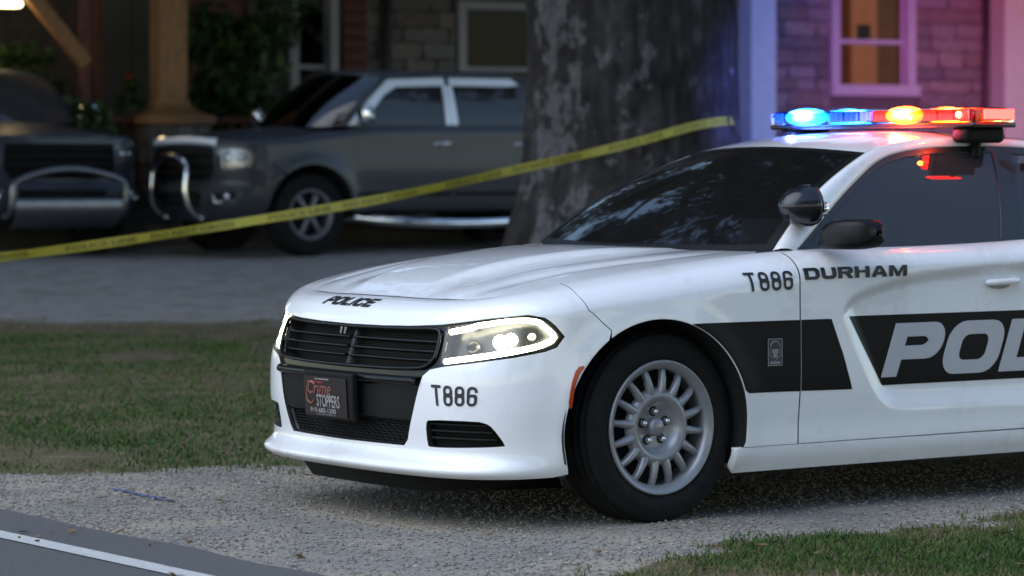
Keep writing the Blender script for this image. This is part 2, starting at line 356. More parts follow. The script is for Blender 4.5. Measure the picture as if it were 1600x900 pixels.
# a vehicle body: a belt that wraps round the plan outline, with a rounded shoulder up to the hood/deck surface
class Body:
    TH1 = R(80)
    def __init__(s, plan, zc, ks, dt, ht, side, front, arches, kk=(.72, 1.15), flare=(.010, .06), scallop=None):
        p = np.array(plan); c = np.concatenate([[0], np.cumsum(np.hypot(*np.diff(p, axis=0).T))]); c -= c[1]
        s.fa = cspline(c, p[:, 0]); s.fs = cspline(c, p[:, 1]); s.TE = c[-2]
        s.ZC = cspline(*zip(*zc)); s.KS = cspline(*zip(*ks)); s.DT = cspline(*zip(*dt)); s.HT = cspline(*zip(*ht))
        s.side = cspline(*zip(*side)); s.front = cspline(*zip(*front)); s.arches = arches; s.kk = kk; s.fl = flare; s.sc = scallop
    def plan(s, t):
        t = np.asarray(t, float); u = np.abs(t); sg = np.where(t < 0, -1., 1.); ov = u > s.TE
        u = np.where(ov, 2 * s.TE - u, u); sg2 = np.where(ov, -sg, sg); e = 1e-3
        a = s.fa(u); q = s.fs(u); da = s.fa(u + e) - s.fa(u - e); ds = s.fs(u + e) - s.fs(u - e); l = np.hypot(da, ds)
        return a, q * sg2, -ds / l, da / l * sg2
    def t_of_a(s, a):
        tt = np.linspace(.9, s.TE * .93, 6000); return np.interp(a, s.fa(tt), tt)
    def M(s, a, q): return s.ZC(a) - s.KS(a) * (q / .76) ** 2
    def edge(s, t):
        a, q, na, ns = s.plan(t); D = s.DT(a); ea = a - na * D; es = q - ns * D; return ea, es, s.M(ea, es)
    def z0(s, t):
        a = s.plan(t)[0]; return s.edge(t)[2] - s.HT(a) * np.sin(s.TH1)
    def top(s, t): return s.z0(t) + .2
    def belt(s, t, w):
        t = np.asarray(t, float); w = np.asarray(w, float)
        a, q, na, ns = s.plan(t); ez = s.edge(t)[2]; D = s.DT(a); H = s.HT(a); zz = ez - H * np.sin(s.TH1)
        k = sstep(np.abs(t), *s.kk); zl = np.minimum(w, zz)
        d = s.front(zl) * (1 - k) + s.side(zl) * k
        for c in s.arches:
            r = np.hypot(a - c[0], zl - c[1]); d = d + k * s.fl[0] * np.exp(-((r - c[2]) / s.fl[1]) ** 2) * sstep(zl, .15, .25)
        th = np.clip((w - zz) / .2, 0, 1.1) * s.TH1
        off = d * np.cos(np.minimum(th, 1.57)) - D / (1 - np.cos(s.TH1)) * (1 - np.cos(th))
        z = np.where(w > zz, zz + H * np.sin(th), zl)
        if s.sc is not None: off = off - s.sc(a, z) * k
        return a + na * off, q + ns * off, z
    def side_uv(s, pts):
        """(a,z) points on the flank -> (t,z)"""
        return [(float(s.t_of_a(a)), z) for a, z in pts]
    def arch(s, c, z_from, z_to, n=72, grow=0.):
        """arc points over a wheel arch, front foot to rear foot, in (t,z)"""
        r = c[2] + grow; a0 = math.pi - math.asin(max(-1, min(1, (z_from - c[1]) / r))); a1 = math.asin(max(-1, min(1, (z_to - c[1]) / r)))
        return s.side_uv([(c[0] + r * math.cos(q), c[1] + r * math.sin(q)) for q in np.linspace(a0, a1, n)])

def build_wheel(name, parent, centre, left=True, r=.362, rim_r=.248, width=.235, spokes=16, style='steel', steer=0.):
    """wheel > tyre, rim, spokes, lug nuts. local +y points outward for left=False"""
    sgn = -1 if left else 1
    w = link(name, mesh_py(name, [], []), None, parent)
    # brake disc and drum form the wheel's own mesh
    g = [(-.06, .02), (-.06, .17), (-.045, .17), (-.045, .08), (.0, .08), (.0, .01)]
    bpy.data.objects.remove(w)
    w = lathe(name, STEEL if style == 'steel' else DARK, [(sgn * x, q) for x, q in g], parent, 32)
    w.location = centre; w.rotation_euler = (0, 0, steer)
    h = width / 2; rr = rim_r
    tp = [(-h * .80, rr - .004), (-h * .97, rr + .02), (-h * 1.0, rr + .055), (-h * .97, r - .040), (-h * .86, r - .014), (-h * .72, r - .004)]
    for k in range(4):       # circumferential grooves
        x0 = -h * .62 + k * h * .36
        tp += [(x0, r), (x0 + h * .24, r), (x0 + h * .26, r - .008), (x0 + h * .34, r - .008)]
    tp += [(h * .78, r - .003), (h * .86, r - .014), (h * .95, r - .034), (h * .985, r - .05), (h * 1.0, rr + .058), (h * .995, rr + .045), (h * .965, rr + .022), (h * .90, rr + .006), (h * .80, rr - .004)]
    lathe("tyre", RUBBER, [(sgn * x, q) for x, q in tp], w, 96)
    if style == 'steel':
        rp = [(-h * .8, rr - .01), (h * .60, rr - .03), (h * .80, rr - .028), (h * .93, rr - .014), (h * .985, rr - .002), (h * 1.0, rr + .004), (h * .94, rr + .008), (h * .80, rr + .002)]
        lathe("rim", SILVER, [(sgn * x, q) for x, q in rp], w, 96)
        dp = [(h * .50, .0), (h * .50, .075), (h * .52, .082), (h * .74, .098), (h * .83, .108), (h * .86, .118), (h * .84, .132), (h * .72, .146), (h * .60, .15)]
        lathe("hub_disc", SILVER, [(sgn * x, q) for x, q in dp], w, 64)
        lathe("centre_cap", SILVER, [(sgn * x, q) for x, q in [(h * .50, .036), (h * .70, .034), (h * .76, .026), (h * .78, .0)]], w, 32)
        lathe("back_plate", DARK, [(sgn * x, q) for x, q in [(h * .10, .01), (h * .10, rr - .02)]], w, 32)
        prof = []
        for q, (rad, wd, ax) in enumerate([(.128, .022, .80), (.155, .0165, .84), (.19, .0135, .82), (.218, .013, .74), (.235, .014, .62)]):
            ring = []
            for (cx, cy) in [(-1, -1.0), (-.9, -.2), (-.45, .25), (0, .34), (.45, .25), (.9, -.2), (1, -1.0)]:
                ring.append((cx * wd, sgn * (h * ax + cy * .018), rad))
            prof.append(ring)
        sp = loft("spoke", SILVER, prof, w)
        for i in range(spokes):
            o = sp if i == 0 else sp.copy()
            if i: COL.objects.link(o); o.parent = w
            o.rotation_euler = (0, 2 * math.pi * (i + .3) / spokes, 0)
        ln = lathe("lug_nut", CHROME, [(sgn * x, q) for x, q in [(h * .50, .0125), (h * .68, .0115), (h * .71, .008), (h * .72, .0)]], w, 6)
        rec = lathe("lug_recess", DARK, [(sgn * x, q) for x, q in [(h * .505, .019), (h * .515, .019), (h * .515, .013)]], w, 20)
        for i in range(5):
            q = 2 * math.pi * i / 5 + .35
            for j, src in enumerate((ln, rec)):
                o = src if i == 0 else src.copy()
                if i: COL.objects.link(o); o.parent = w
                o.location = (.0585 * math.cos(q), 0, .0585 * math.sin(q))
    else:
        rp = [(-h * .8, rr - .01), (h * .50, rr - .03), (h * .80, rr - .028), (h * .95, rr - .01), (h * .98, rr + .003), (h * .9, rr + .006)]
        lathe("rim", mat("dark_alloy", (.16, .16, .17), .35, metal=.4), [(sgn * x, q) for x, q in rp], w, 48)
        lathe("hub_disc", MATS["dark_alloy"], [(sgn * x, q) for x, q in [(h * .3, .07), (h * .7, .065), (h * .78, .03), (h * .78, 0)]], w, 24)
        lathe("back_plate", DARK, [(sgn * x, q) for x, q in [(h * .10, .01), (h * .10, rr - .02)]], w, 32)
        prof = []
        for rad, wd, ax in [(.045, .022, .74), (.12, .020, .74), (.19, .026, .66), (rr - .02, .045, .55)]:
            prof.append([(cx * wd, sgn * (h * ax + cy * .02), rad) for cx, cy in [(-1, -1), (-.8, .2), (0, .35), (.8, .2), (1, -1)]])
        sp = loft("spoke", mat("alloy_face", (.20, .20, .21), .35, metal=.6) if style == 'alloy' else MATS["dark_alloy"], prof, w)
        for i in range(spokes):
            o = sp if i == 0 else sp.copy()
            if i: COL.objects.link(o); o.parent = w
            o.rotation_euler = (0, 2 * math.pi * (i + .4) / spokes, 0)
    return w

# ================================================================== THE SETTING
NR = np.array([.82, .573]); DR = np.array([.573, -.82])      # across / along the road edge
def terrain(x, y):
    x = np.asarray(x, float); y = np.asarray(y, float); q = x * NR[0] + y * NR[1]
    d = np.maximum(0, y - 13.2); rise = .0255 * (d - 1.0 * (1 - np.exp(-d / 1.0)))
    rise = np.minimum(rise, .0255 * 24 + 0 * d)
    z = rise * sstep(q, 5.6, 9.0)
    return z + .012 * np.sin(x * 1.7 + y * .9) * sstep(q, 6, 7.5) * sstep(y, 13.5, 16) + .005 * np.sin(x * 4.1) * np.sin(y * 3.7) * sstep(q, 5.7, 6.4)
def vnoise(x, y, f, seed=0):
    """cheap smooth value noise"""
    rg = np.random.default_rng(seed); T = rg.random((64, 64)); X = np.asarray(x) * f + 1000; Y = np.asarray(y) * f + 1000
    i = np.floor(X).astype(int); j = np.floor(Y).astype(int); u = X - i; v = Y - j; u = u * u * (3 - 2 * u); v = v * v * (3 - 2 * v)
    g = lambda a, b: T[a % 64, b % 64]
    return (g(i, j) * (1 - u) + g(i + 1, j) * u) * (1 - v) + (g(i, j + 1) * (1 - u) + g(i + 1, j + 1) * u) * v
def zones(x, y):
    """grass weight and back-drive weight"""
    q = x * NR[0] + y * NR[1]
    wob = (vnoise(x, y, 1.6, 1) - .5) * .5 + (vnoise(x, y, 6, 2) - .5) * .25
    back = sstep(y + wob, 13.95, 14.35) * sstep(q + wob * .6, 6.0, 6.4) * (1 - sstep(y + wob * 2.2, 22.3, 23.8))
    back = back * (1 - sstep(x, .2, 1.2) * (1 - sstep(y, 15.5, 17.)))
    fx = np.interp(x, [-1, .15, .45, .75, 1.3, 2.0, 4, 8], [9.2, 10.6, 11.05, 11.65, 11.95, 12.3, 13.2, 14.6])
    front = sstep(fx - y + wob * 1.3 + (vnoise(x, y, 14, 4) - .5) * .25, -.12, .42) * sstep(q, 5.9, 6.4)
    return np.maximum(back, front), sstep(y + wob * 2.2, 22.3, 23.8)
ax = np.concatenate([[-400, -150, -60, -30, -18, -12, -9], np.arange(-7, 7.01, .11), [9, 12, 18, 30, 60, 150, 400]])
ay = np.concatenate([[-200, -60, -20, 0, 5, 8], np.arange(9.5, 34.01, .11), [36, 39, 44, 55, 80, 150, 400]])
X, Y = np.meshgrid(ax, ay); Z = terrain(X, Y); V = np.stack([X, Y, Z], -1).reshape(-1, 3); nx = len(ax); ny = len(ay)
I = np.arange(nx * ny).reshape(ny, nx); F = np.stack([I[:-1, :-1], I[:-1, 1:], I[1:, 1:], I[1:, :-1]], -1).reshape(-1, 4)
gm = mesh_np("ground", V, F)
gz, dz = zones(V[:, 0], V[:, 1])
for nm, arr in (("grass", gz), ("drive", dz)):
    at = gm.attributes.new(nm, 'FLOAT', 'POINT'); at.data.foreach_set("value", arr.astype(np.float32))
def ground_material():
    m = bpy.data.materials.new("ground_surface"); m.use_nodes = True; nt = m.node_tree; N = nt.nodes; Lk = nt.links; b = N["Principled BSDF"]
    b.inputs["Roughness"].default_value = .95; b.inputs["Specular IOR Level"].default_value = .2
    geo = N.new("ShaderNodeNewGeometry")
    def noise(sc, det=6, rough=.6):
        n = N.new("ShaderNodeTexNoise"); n.inputs["Scale"].default_value = sc; n.inputs["Detail"].default_value = det; n.inputs["Roughness"].default_value = rough
        Lk.new(geo.outputs["Position"], n.inputs[0]); return n
    def ramp(src, stops):
        r = N.new("ShaderNodeValToRGB"); el = r.color_ramp.elements
        while len(el) < len(stops): el.new(.5)
        for e, (p, c) in zip(el, stops): e.position = p; e.color = (*c, 1)
        Lk.new(src, r.inputs[0]); return r
    def mix(f, a, c):
        x = N.new("ShaderNodeMixRGB"); Lk.new(f, x.inputs[0]); Lk.new(a, x.inputs[1]); Lk.new(c, x.inputs[2]); return x
    vo = N.new("ShaderNodeTexVoronoi"); vo.inputs["Scale"].default_value = 55; Lk.new(geo.outputs["Position"], vo.inputs[0])
    grav = ramp(vo.outputs["Color"], [(0, (.145, .136, .122)), (.45, (.222, .209, .188)), (.8, (.28, .263, .236)), (1, (.37, .35, .315))])
    big = noise(1.3, 5); sand = ramp(big.outputs[0], [(.36, (.15, .142, .128)), (.46, (.225, .212, .188)), (.60, (.35, .30, .225))])
    g1 = N.new("ShaderNodeMixRGB"); g1.inputs[0].default_value = .6; Lk.new(grav.outputs[0], g1.inputs[1]); Lk.new(sand.outputs[0], g1.inputs[2])
    soil = ramp(noise(5, 8).outputs[0], [(.3, (.055, .058, .024)), (.5, (.10, .083, .045)), (.72, (.17, .132, .085))])
    ag = N.new("ShaderNodeAttribute"); ag.attribute_name = "grass"
    thr = noise(14, 6); ad = N.new("ShaderNodeMath"); ad.operation = 'MULTIPLY_ADD'; ad.inputs[1].default_value = .7; ad.inputs[2].default_value = -.35
    Lk.new(thr.outputs[0], ad.inputs[0]); a2 = N.new("ShaderNodeMath"); a2.operation = 'ADD'; Lk.new(ag.outputs["Fac"], a2.inputs[0]); Lk.new(ad.outputs[0], a2.inputs[1])
    cr = ramp(a2.outputs[0], [(.35, (0, 0, 0)), (.62, (1, 1, 1))])
    c1 = mix(cr.outputs[0], g1.outputs[0], soil.outputs[0])
    ad2 = N.new("ShaderNodeAttribute"); ad2.attribute_name = "drive"
    dr = ramp(noise(4.5, 10, .8).outputs[0], [(.30, (.10, .095, .08)), (.42, (.18, .175, .165)), (.55, (.27, .262, .255)), (.75, (.37, .365, .355))])
    c2 = mix(ad2.outputs["Fac"], c1.outputs[0], dr.outputs[0])
    Lk.new(c2.outputs[0], b.inputs["Base Color"])
    bp = N.new("ShaderNodeBump"); bp.inputs["Strength"].default_value = .6; bp.inputs["Distance"].default_value = .012
    Lk.new(vo.outputs["Distance"], bp.inputs["Height"]); bp.invert = True; Lk.new(bp.outputs[0], b.inputs["Normal"]); return m
ground = link("ground", gm, ground_material()); ground["kind"] = "structure"; ground["label"] = "gravel shoulder, lawn and gravel driveway sloping up to the house"

# road and its white edge line
def strip(name, m, q0, q1, l0, l1, n, z, wob=0, parent=None):
    V = []; F = []
    for i in range(n + 1):
        l = l0 + (l1 - l0) * i / n
        w = wob * (vnoise(np.array([l]), np.array([3.]), 3.1, 5)[0] - .5) * 2 + wob * .6 * (vnoise(np.array([l]), np.array([3.]), 11, 6)[0] - .5)
        for q in (q0, q1 + w):
            p = NR * q + DR * l; V.append((p[0], p[1], z))
        if i: k = 2 * i; F.append((k - 2, k, k + 1, k - 1))
    me = mesh_py(name, V, F, False); o = link(name, me, m, parent)
    if me.polygons[0].normal.z < 0: me.flip_normals()
    return o
ASPH = mat("asphalt", (.095, .096, .098), .85, var=.25, vscale=160, bump=.5, bscale=240)
road = strip("road", ASPH, -3.2, 5.50, -90, 60, 900, .008, .035); road["kind"] = "structure"
LINEPAINT = mat("white_road_paint", (.50, .50, .48), .7, var=.12, vscale=40, bump=.2, bscale=200)
ln = strip("edge_line", LINEPAINT, 5.085, 5.185, -90, 60, 500, .012, .004, road)
# blue utility paint stroke sprayed on the gravel
me_pts = curve_pts([(-1.665, 13.30), (-1.56, 13.14), (-1.47, 12.98), (-1.33, 12.80)], 26); V = []; F = []
for i, p in enumerate(me_pts):
    w = .016 * (1 - .6 * i / 25) * (.4 + 1.1 * random.random()); V += [(p[0] - w, p[1] - w * .8, .0085), (p[0] + w, p[1] + w * .8, .0085)]
    if i: k = 2 * i; F.append((k - 2, k - 1, k + 1, k))
pm = link("blue_paint_mark", mesh_py("blue_paint_mark", V, F, False), mat("blue_marking_paint", (.05, .08, .22), .8, var=.4, vscale=60)); pm["kind"] = "structure"

# loose gravel and grass blades (nobody could count them)
def scatter(n, x0, x1, y0, y1, keep):
    P = np.stack([RNG.uniform(x0, x1, n), RNG.uniform(y0, y1, n)], 1); return P[keep(P)]
def in_view(P, m=.25):
    return np.abs(P[:, 0]) < .163 * P[:, 1] + m
def pebbles():
    def keep(P):
        g, d = zones(P[:, 0], P[:, 1]); q = P @ NR
        return in_view(P) & (q > 5.42) & (g < .55) & (RNG.random(len(P)) < np.clip(.25 + vnoise(P[:, 0], P[:, 1], 2.5, 9), 0, 1))
    P = scatter(90000, -3.4, 3.4, 9.8, 14.6, keep); n = len(P)
    s = .0028 + .008 * RNG.random(n) ** 2.6
    oc = np.array([(1, 0, 0), (-1, 0, 0), (0, 1, 0), (0, -1, 0), (0, 0, 1), (0, 0, -1)], float)
    fc = np.array([(0, 2, 4), (2, 1, 4), (1, 3, 4), (3, 0, 4), (2, 0, 5), (1, 2, 5), (3, 1, 5), (0, 3, 5)])
    a = RNG.uniform(0, 6.28, n); c, sn = np.cos(a), np.sin(a)
    J = oc[None] * (1 + .5 * (RNG.random((n, 6, 1)) - .5)) * s[:, None, None] * np.stack([np.ones(n), RNG.uniform(.6, 1, n), RNG.uniform(.45, .8, n)], 1)[:, None]
    x = J[..., 0] * c[:, None] - J[..., 1] * sn[:, None]; y = J[..., 0] * sn[:, None] + J[..., 1] * c[:, None]
    Z = terrain(P[:, 0], P[:, 1]); V = np.stack([x + P[:, :1], y + P[:, 1:], J[..., 2] + (Z + s * .3)[:, None]], -1).reshape(-1, 3)
    F = (fc[None] + 6 * np.arange(n)[:, None, None]).reshape(-1, 3)
    me = mesh_np("loose_gravel", V, F, False)
    col = np.repeat(np.clip(RNG.normal(.5, .22, n), 0, 1), 6).astype(np.float32); at = me.attributes.new("tone", 'FLOAT', 'POINT'); at.data.foreach_set("value", col)
    return me
def attr_mat(name, attr, stops, rough=.9, transl=False):
    m = bpy.data.materials.new(name); m.use_nodes = True; nt = m.node_tree; N = nt.nodes; Lk = nt.links; b = N["Principled BSDF"]
    b.inputs["Roughness"].default_value = rough; b.inputs["Specular IOR Level"].default_value = .25
    a = N.new("ShaderNodeAttribute"); a.attribute_name = attr; r = N.new("ShaderNodeValToRGB"); el = r.color_ramp.elements
    while len(el) < len(stops): el.new(.5)
    for e, (p, c) in zip(el, stops): e.position = p; e.color = (*c, 1)
    Lk.new(a.outputs["Fac"], r.inputs[0]); Lk.new(r.outputs[0], b.inputs["Base Color"]); return m
PEB = attr_mat("gravel_stone", "tone", [(0, (.11, .104, .095)), (.4, (.195, .183, .163)), (.75, (.25, .235, .212)), (1, (.34, .323, .293))])
pb = link("loose_gravel", pebbles(), PEB); tag(pb, "loose grey gravel stones scattered over the shoulder by the police car", "gravel", kind="stuff")
def blades(P, hmin, hmax, tone_fn):
    n = len(P); a = RNG.uniform(0, 6.28, n); h = RNG.uniform(hmin, hmax, n); w = RNG.uniform(.0018, .0038, n) * (1 + (P[:, 1] - 11) * .06)
    lean = RNG.uniform(.1, 1.1, n) * h; la = RNG.uniform(0, 6.28, n); z = terrain(P[:, 0], P[:, 1]) - .004
    dx, dy = np.cos(a) * w, np.sin(a) * w; lx, ly = np.cos(la) * lean, np.sin(la) * lean
    b0 = np.stack([P[:, 0] - dx, P[:, 1] - dy, z], 1); b1 = np.stack([P[:, 0] + dx, P[:, 1] + dy, z], 1)
    m0 = np.stack([P[:, 0] - dx * .8 + lx * .35, P[:, 1] - dy * .8 + ly * .35, z + h * .62], 1); m1 = m0 + np.stack([dx * 1.6, dy * 1.6, 0 * z], 1)
    tp = np.stack([P[:, 0] + lx, P[:, 1] + ly, z + h], 1)
    V = np.stack([b0, b1, m0, m1, tp], 1).reshape(-1, 3); k = 5 * np.arange(n)[:, None, None]
    F = (np.array([(0, 1, 3), (0, 3, 2), (2, 3, 4)])[None] + k).reshape(-1, 3); me = mesh_np("grass", V, F, False)
    at = me.attributes.new("tone", 'FLOAT', 'POINT'); at.data.foreach_set("value", np.repeat(tone_fn(P), 5).astype(np.float32)); return me
GRASS = attr_mat("grass_blade", "tone", [(0, (.030, .070, .012)), (.35, (.050, .098, .020)), (.55, (.095, .105, .035)), (.75, (.16, .125, .065)), (1, (.22, .165, .10))])
def dry(P):     # 0 lush .. 1 dead, in patches and bands across the lawn
    return np.clip(.5 + 1.0 * (vnoise(P[:, 0] * .55, P[:, 1], .75, 11) - .5) + .9 * (vnoise(P[:, 0], P[:, 1], 2.6, 12) - .5), 0, 1)
def keep_back(P):
    g, d = zones(P[:, 0], P[:, 1]); dn = np.interp(P[:, 1], [14, 15.8, 16.6, 18.6, 19.6, 21, 22.4, 23.5], [.8, 1, .9, .35, .75, .95, .25, .08])
    return in_view(P, 2.0) & (RNG.random(len(P)) < g * dn * np.clip(1.5 - 1.7 * dry(P), .03, 1))
def tone_back(P):
    band = np.interp(P[:, 1], [14, 14.5, 15.8, 16.6, 18.6, 19.6, 21, 22.4, 23.5], [.60, .20, .18, .38, .80, .42, .26, .85, 1.0])
    return np.clip(.75 * band + .55 * (dry(P) - .35) + RNG.normal(0, .12, len(P)), 0, 1)
P = scatter(260000, -6.2, 4.6, 13.8, 23.8, keep_back)
tag(link("lawn_grass", blades(P, .010, .034, tone_back), GRASS), "patchy lawn grass, green and dry, left of the police car", "grass", kind="stuff")
def keep_front(P):
    g, d = zones(P[:, 0], P[:, 1]); return in_view(P, 2.2) & (RNG.random(len(P)) < g ** 2 * np.clip(1.35 - 1.7 * dry(P), .04, 1))
P = scatter(190000, -.6, 4.6, 8.6, 14.2, keep_front)
tag(link("verge_grass", blades(P, .008, .034, lambda P: np.clip(dry(P) * .95 + RNG.normal(.10, .16, len(P)), 0, 1)), GRASS), "short worn grass at the lower right in front of the police car", "grass", kind="stuff")

def litter():
    P = scatter(900, -3.4, 3.2, 10, 22, lambda P: in_view(P) & ((P @ NR) > 5.0)); n = len(P); a = RNG.uniform(0, 6.28, n); sz = RNG.uniform(.010, .026, n); z = terrain(P[:, 0], P[:, 1]) + .016
    d = np.stack([np.cos(a), np.sin(a), RNG.uniform(-.3, .3, n)], 1) * sz[:, None]; e = np.stack([-np.sin(a), np.cos(a), RNG.uniform(-.4, .4, n)], 1) * sz[:, None] * .5; c = np.stack([P[:, 0], P[:, 1], z], 1)
    V = np.stack([c - d, c + e - d * .1, c + d, c - e + d * .1], 1).reshape(-1, 3); F = (np.array([[0, 1, 2, 3]])[None] + 4 * np.arange(n)[:, None, None]).reshape(-1, 4); me = mesh_np("fallen_leaves", V, F, False)
    at = me.attributes.new("tone", 'FLOAT', 'POINT'); at.data.foreach_set("value", np.repeat(RNG.random(n), 4).astype(np.float32)); return me
tag(link("fallen_leaves", litter(), attr_mat("dead_leaf", "tone", [(0, (.05, .03, .015)), (.5, (.12, .07, .03)), (1, (.20, .14, .07))], .8)), "dry brown leaves and bits scattered on gravel and lawn", "leaves", kind="stuff")

# ------------------------------------------------------------------ oak tree
def leaf_mesh(name, C, rad, n, size, squash=.8, zmin=None):
    C = np.asarray(C, float); idx = RNG.integers(0, len(C), n); d = RNG.normal(size=(n, 3)); d /= np.linalg.norm(d, axis=1, keepdims=True)
    rr = np.asarray(rad)[idx] * RNG.random(n) ** .45; P = C[idx] + d * rr[:, None] * np.array([1, 1, squash])
    if zmin is not None: P = P[P[:, 2] > zmin]
    n = len(P); a = RNG.normal(size=(n, 3)); a /= np.linalg.norm(a, axis=1, keepdims=True); b = np.cross(a, RNG.normal(size=(n, 3))); b /= np.linalg.norm(b, axis=1, keepdims=True)
    s = size * RNG.uniform(.6, 1.3, (n, 1)); V = np.stack([P - a * s, P + b * s * .42 - a * s * .1, P + a * s, P - b * s * .42 + a * s * .1], 1).reshape(-1, 3)
    F = (np.array([(0, 1, 2, 3)])[None] + 4 * np.arange(n)[:, None, None]).reshape(-1, 4); me = mesh_np(name, V, F, False)
    at = me.attributes.new("tone", 'FLOAT', 'POINT'); at.data.foreach_set("value", np.repeat(RNG.random(n), 4).astype(np.float32)); return me
LEAF = attr_mat("oak_leaf", "tone", [(0, (.018, .034, .010)), (.5, (.035, .06, .018)), (1, (.07, .10, .03))], .6)
def bark_material():
    m = bpy.data.materials.new("oak_bark"); m.use_nodes = True; nt = m.node_tree; N = nt.nodes; Lk = nt.links; b = N["Principled BSDF"]
    b.inputs["Roughness"].default_value = .95; b.inputs["Specular IOR Level"].default_value = .1
    tc = N.new("ShaderNodeTexCoord")
    def noise(sc, st, det=8, rough=.6):
        mp = N.new("ShaderNodeMapping"); mp.inputs["Scale"].default_value = st; Lk.new(tc.outputs["Object"], mp.inputs[0])
        n = N.new("ShaderNodeTexNoise"); n.inputs["Scale"].default_value = sc; n.inputs["Detail"].default_value = det; n.inputs["Roughness"].default_value = rough; Lk.new(mp.outputs[0], n.inputs[0]); return n
    def ramp(src, stops):
        r = N.new("ShaderNodeValToRGB"); el = r.color_ramp.elements
        while len(el) < len(stops): el.new(.5)
        for e, (p, c) in zip(el, stops): e.position = p; e.color = (*c, 1)
        Lk.new(src, r.inputs[0]); return r
    base = ramp(noise(6, (1, 1, .7)).outputs[0], [(.35, (.028, .025, .025)), (.55, (.055, .049, .049)), (.7, (.09, .082, .082))])
    # pale lichen: more towards the left, less at the left rim and on the right
    sep = N.new("ShaderNodeSeparateXYZ"); Lk.new(tc.outputs["Object"], sep.inputs[0])
    mr = N.new("ShaderNodeMapRange"); mr.inputs[1].default_value = -.30; mr.inputs[2].default_value = -.52; mr.inputs[3].default_value = 0; mr.inputs[4].default_value = .12; Lk.new(sep.outputs[0], mr.inputs[0])
    ml = N.new("ShaderNodeMapRange"); ml.inputs[1].default_value = -.69; ml.inputs[2].default_value = -.76; ml.inputs[3].default_value = 0; ml.inputs[4].default_value = -.16; Lk.new(sep.outputs[0], ml.inputs[0])
    mr2 = N.new("ShaderNodeMapRange"); mr2.inputs[1].default_value = .10; mr2.inputs[2].default_value = .35; mr2.inputs[3].default_value = 0; mr2.inputs[4].default_value = -.06; Lk.new(sep.outputs[0], mr2.inputs[0])
    sp = noise(6.5, (1, 1, .75), 6, .6); A = N.new("ShaderNodeMath"); A.operation = 'ADD'; Lk.new(sp.outputs[0], A.inputs[0]); Lk.new(mr.outputs[0], A.inputs[1])
    B = N.new("ShaderNodeMath"); B.operation = 'ADD'; Lk.new(A.outputs[0], B.inputs[0]); Lk.new(mr2.outputs[0], B.inputs[1])
    B2 = N.new("ShaderNodeMath"); B2.operation = 'ADD'; Lk.new(B.outputs[0], B2.inputs[0]); Lk.new(ml.outputs[0], B2.inputs[1])
    lm = ramp(B2.outputs[0], [(.56, (0, 0, 0)), (.63, (1, 1, 1))])
    lc = ramp(noise(30, (1, 1, .5)).outputs[0], [(.35, (.085, .08, .084)), (.65, (.17, .165, .172))])
    mx = N.new("ShaderNodeMixRGB"); Lk.new(lm.outputs[0], mx.inputs[0]); Lk.new(base.outputs[0], mx.inputs[1]); Lk.new(lc.outputs[0], mx.inputs[2]); Lk.new(mx.outputs[0], b.inputs["Base Color"])
    bp = N.new("ShaderNodeBump"); bp.inputs["Strength"].default_value = 1; bp.inputs["Distance"].default_value = .03; Lk.new(noise(16, (1, 1, .4), 8, .65).outputs[0], bp.inputs["Height"]); Lk.new(bp.outputs[0], b.inputs["Normal"]); return m
BARK = bark_material()
TX, TY = .888, 24.0; tz = float(terrain(TX, TY))
tree = empty("oak_tree", (TX, TY, tz)); tag(tree, "huge old oak with a thick lichen-spotted trunk behind the police car", "tree")
nz_, na_ = 90, 150; g = []
for i in range(nz_):
    z = -.15 + 6.2 * (i / (nz_ - 1)) ** 1.15; th = np.arange(na_) * 2 * np.pi / na_
    r0 = .735 + .52 * math.exp(-max(z, 0) / .58) + .03 * max(0, z - 4.5) ** 1.5
    butt = .17 * math.exp(-max(z, 0) / .6) * (np.cos(5 * th + 1.1) + .5 * np.cos(3 * th))
    rid = .026 * np.abs(np.sin(th * 14 + 1.3 * np.sin(z * 2.1 + th * 3))) + .018 * np.sin(th * 47 + z * 1.7 + 2 * np.sin(z * 3 + th * 5)) + .016 * (vnoise(th * 8, np.full(na_, z * 1.5), 1., 21) - .5)
    lump = .05 * (vnoise(th * 1.2, np.full(na_, z), .9, 22) - .5); rr = r0 + butt + rid + lump
    g.append(np.stack([rr * np.cos(th), rr * np.sin(th), np.full(na_, z)], 1))
loft("trunk", BARK, g, tree, closed_v=True, caps=True)
limbs = []
for k in range(9):
    a = k * .7 + .4; L = random.uniform(5, 8); up = random.uniform(3, 6.5)
    pts = [(.3 * math.cos(a), .3 * math.sin(a), 5.0), (1.4 * math.cos(a), 1.4 * math.sin(a), 6.2 + .15 * up), (L * .55 * math.cos(a + .15), L * .55 * math.sin(a + .15), 6.3 + up * .5), (L * math.cos(a + .3), L * math.sin(a + .3), 6.5 + up)]
    tube("limb", BARK, curve_pts(pts, 14), np.linspace(.34, .05, 14), tree, 9); limbs.append(pts)
C = []; rad = []
for k in range(60):
    a = RNG.uniform(0, 6.28); q = 9.5 * math.sqrt(RNG.random()); z = 6.6 + RNG.uniform(-.9, 5.2) * (1 - (q / 11) ** 2); C.append((q * math.cos(a), q * math.sin(a), z)); rad.append(RNG.uniform(1.2, 2.1))
link("crown", leaf_mesh("crown", C, rad, 46000, .18, zmin=4.4), LEAF, tree)
tree2 = empty("oak_tree", (-11.5, 27.5, .3)); tag(tree2, "added unseen oak beyond the left edge, shading the driveway", "tree")  # added out of view to shade the driveway and house
loft("trunk", BARK, [[((.5 + .25 * math.exp(-z / .5)) * math.cos(q), (.5 + .25 * math.exp(-z / .5)) * math.sin(q), z) for q in np.arange(24) * 2 * math.pi / 24] for z in np.linspace(-.1, 6.5, 14)], tree2, closed_v=True, caps=True)
C2 = []; rad2 = []
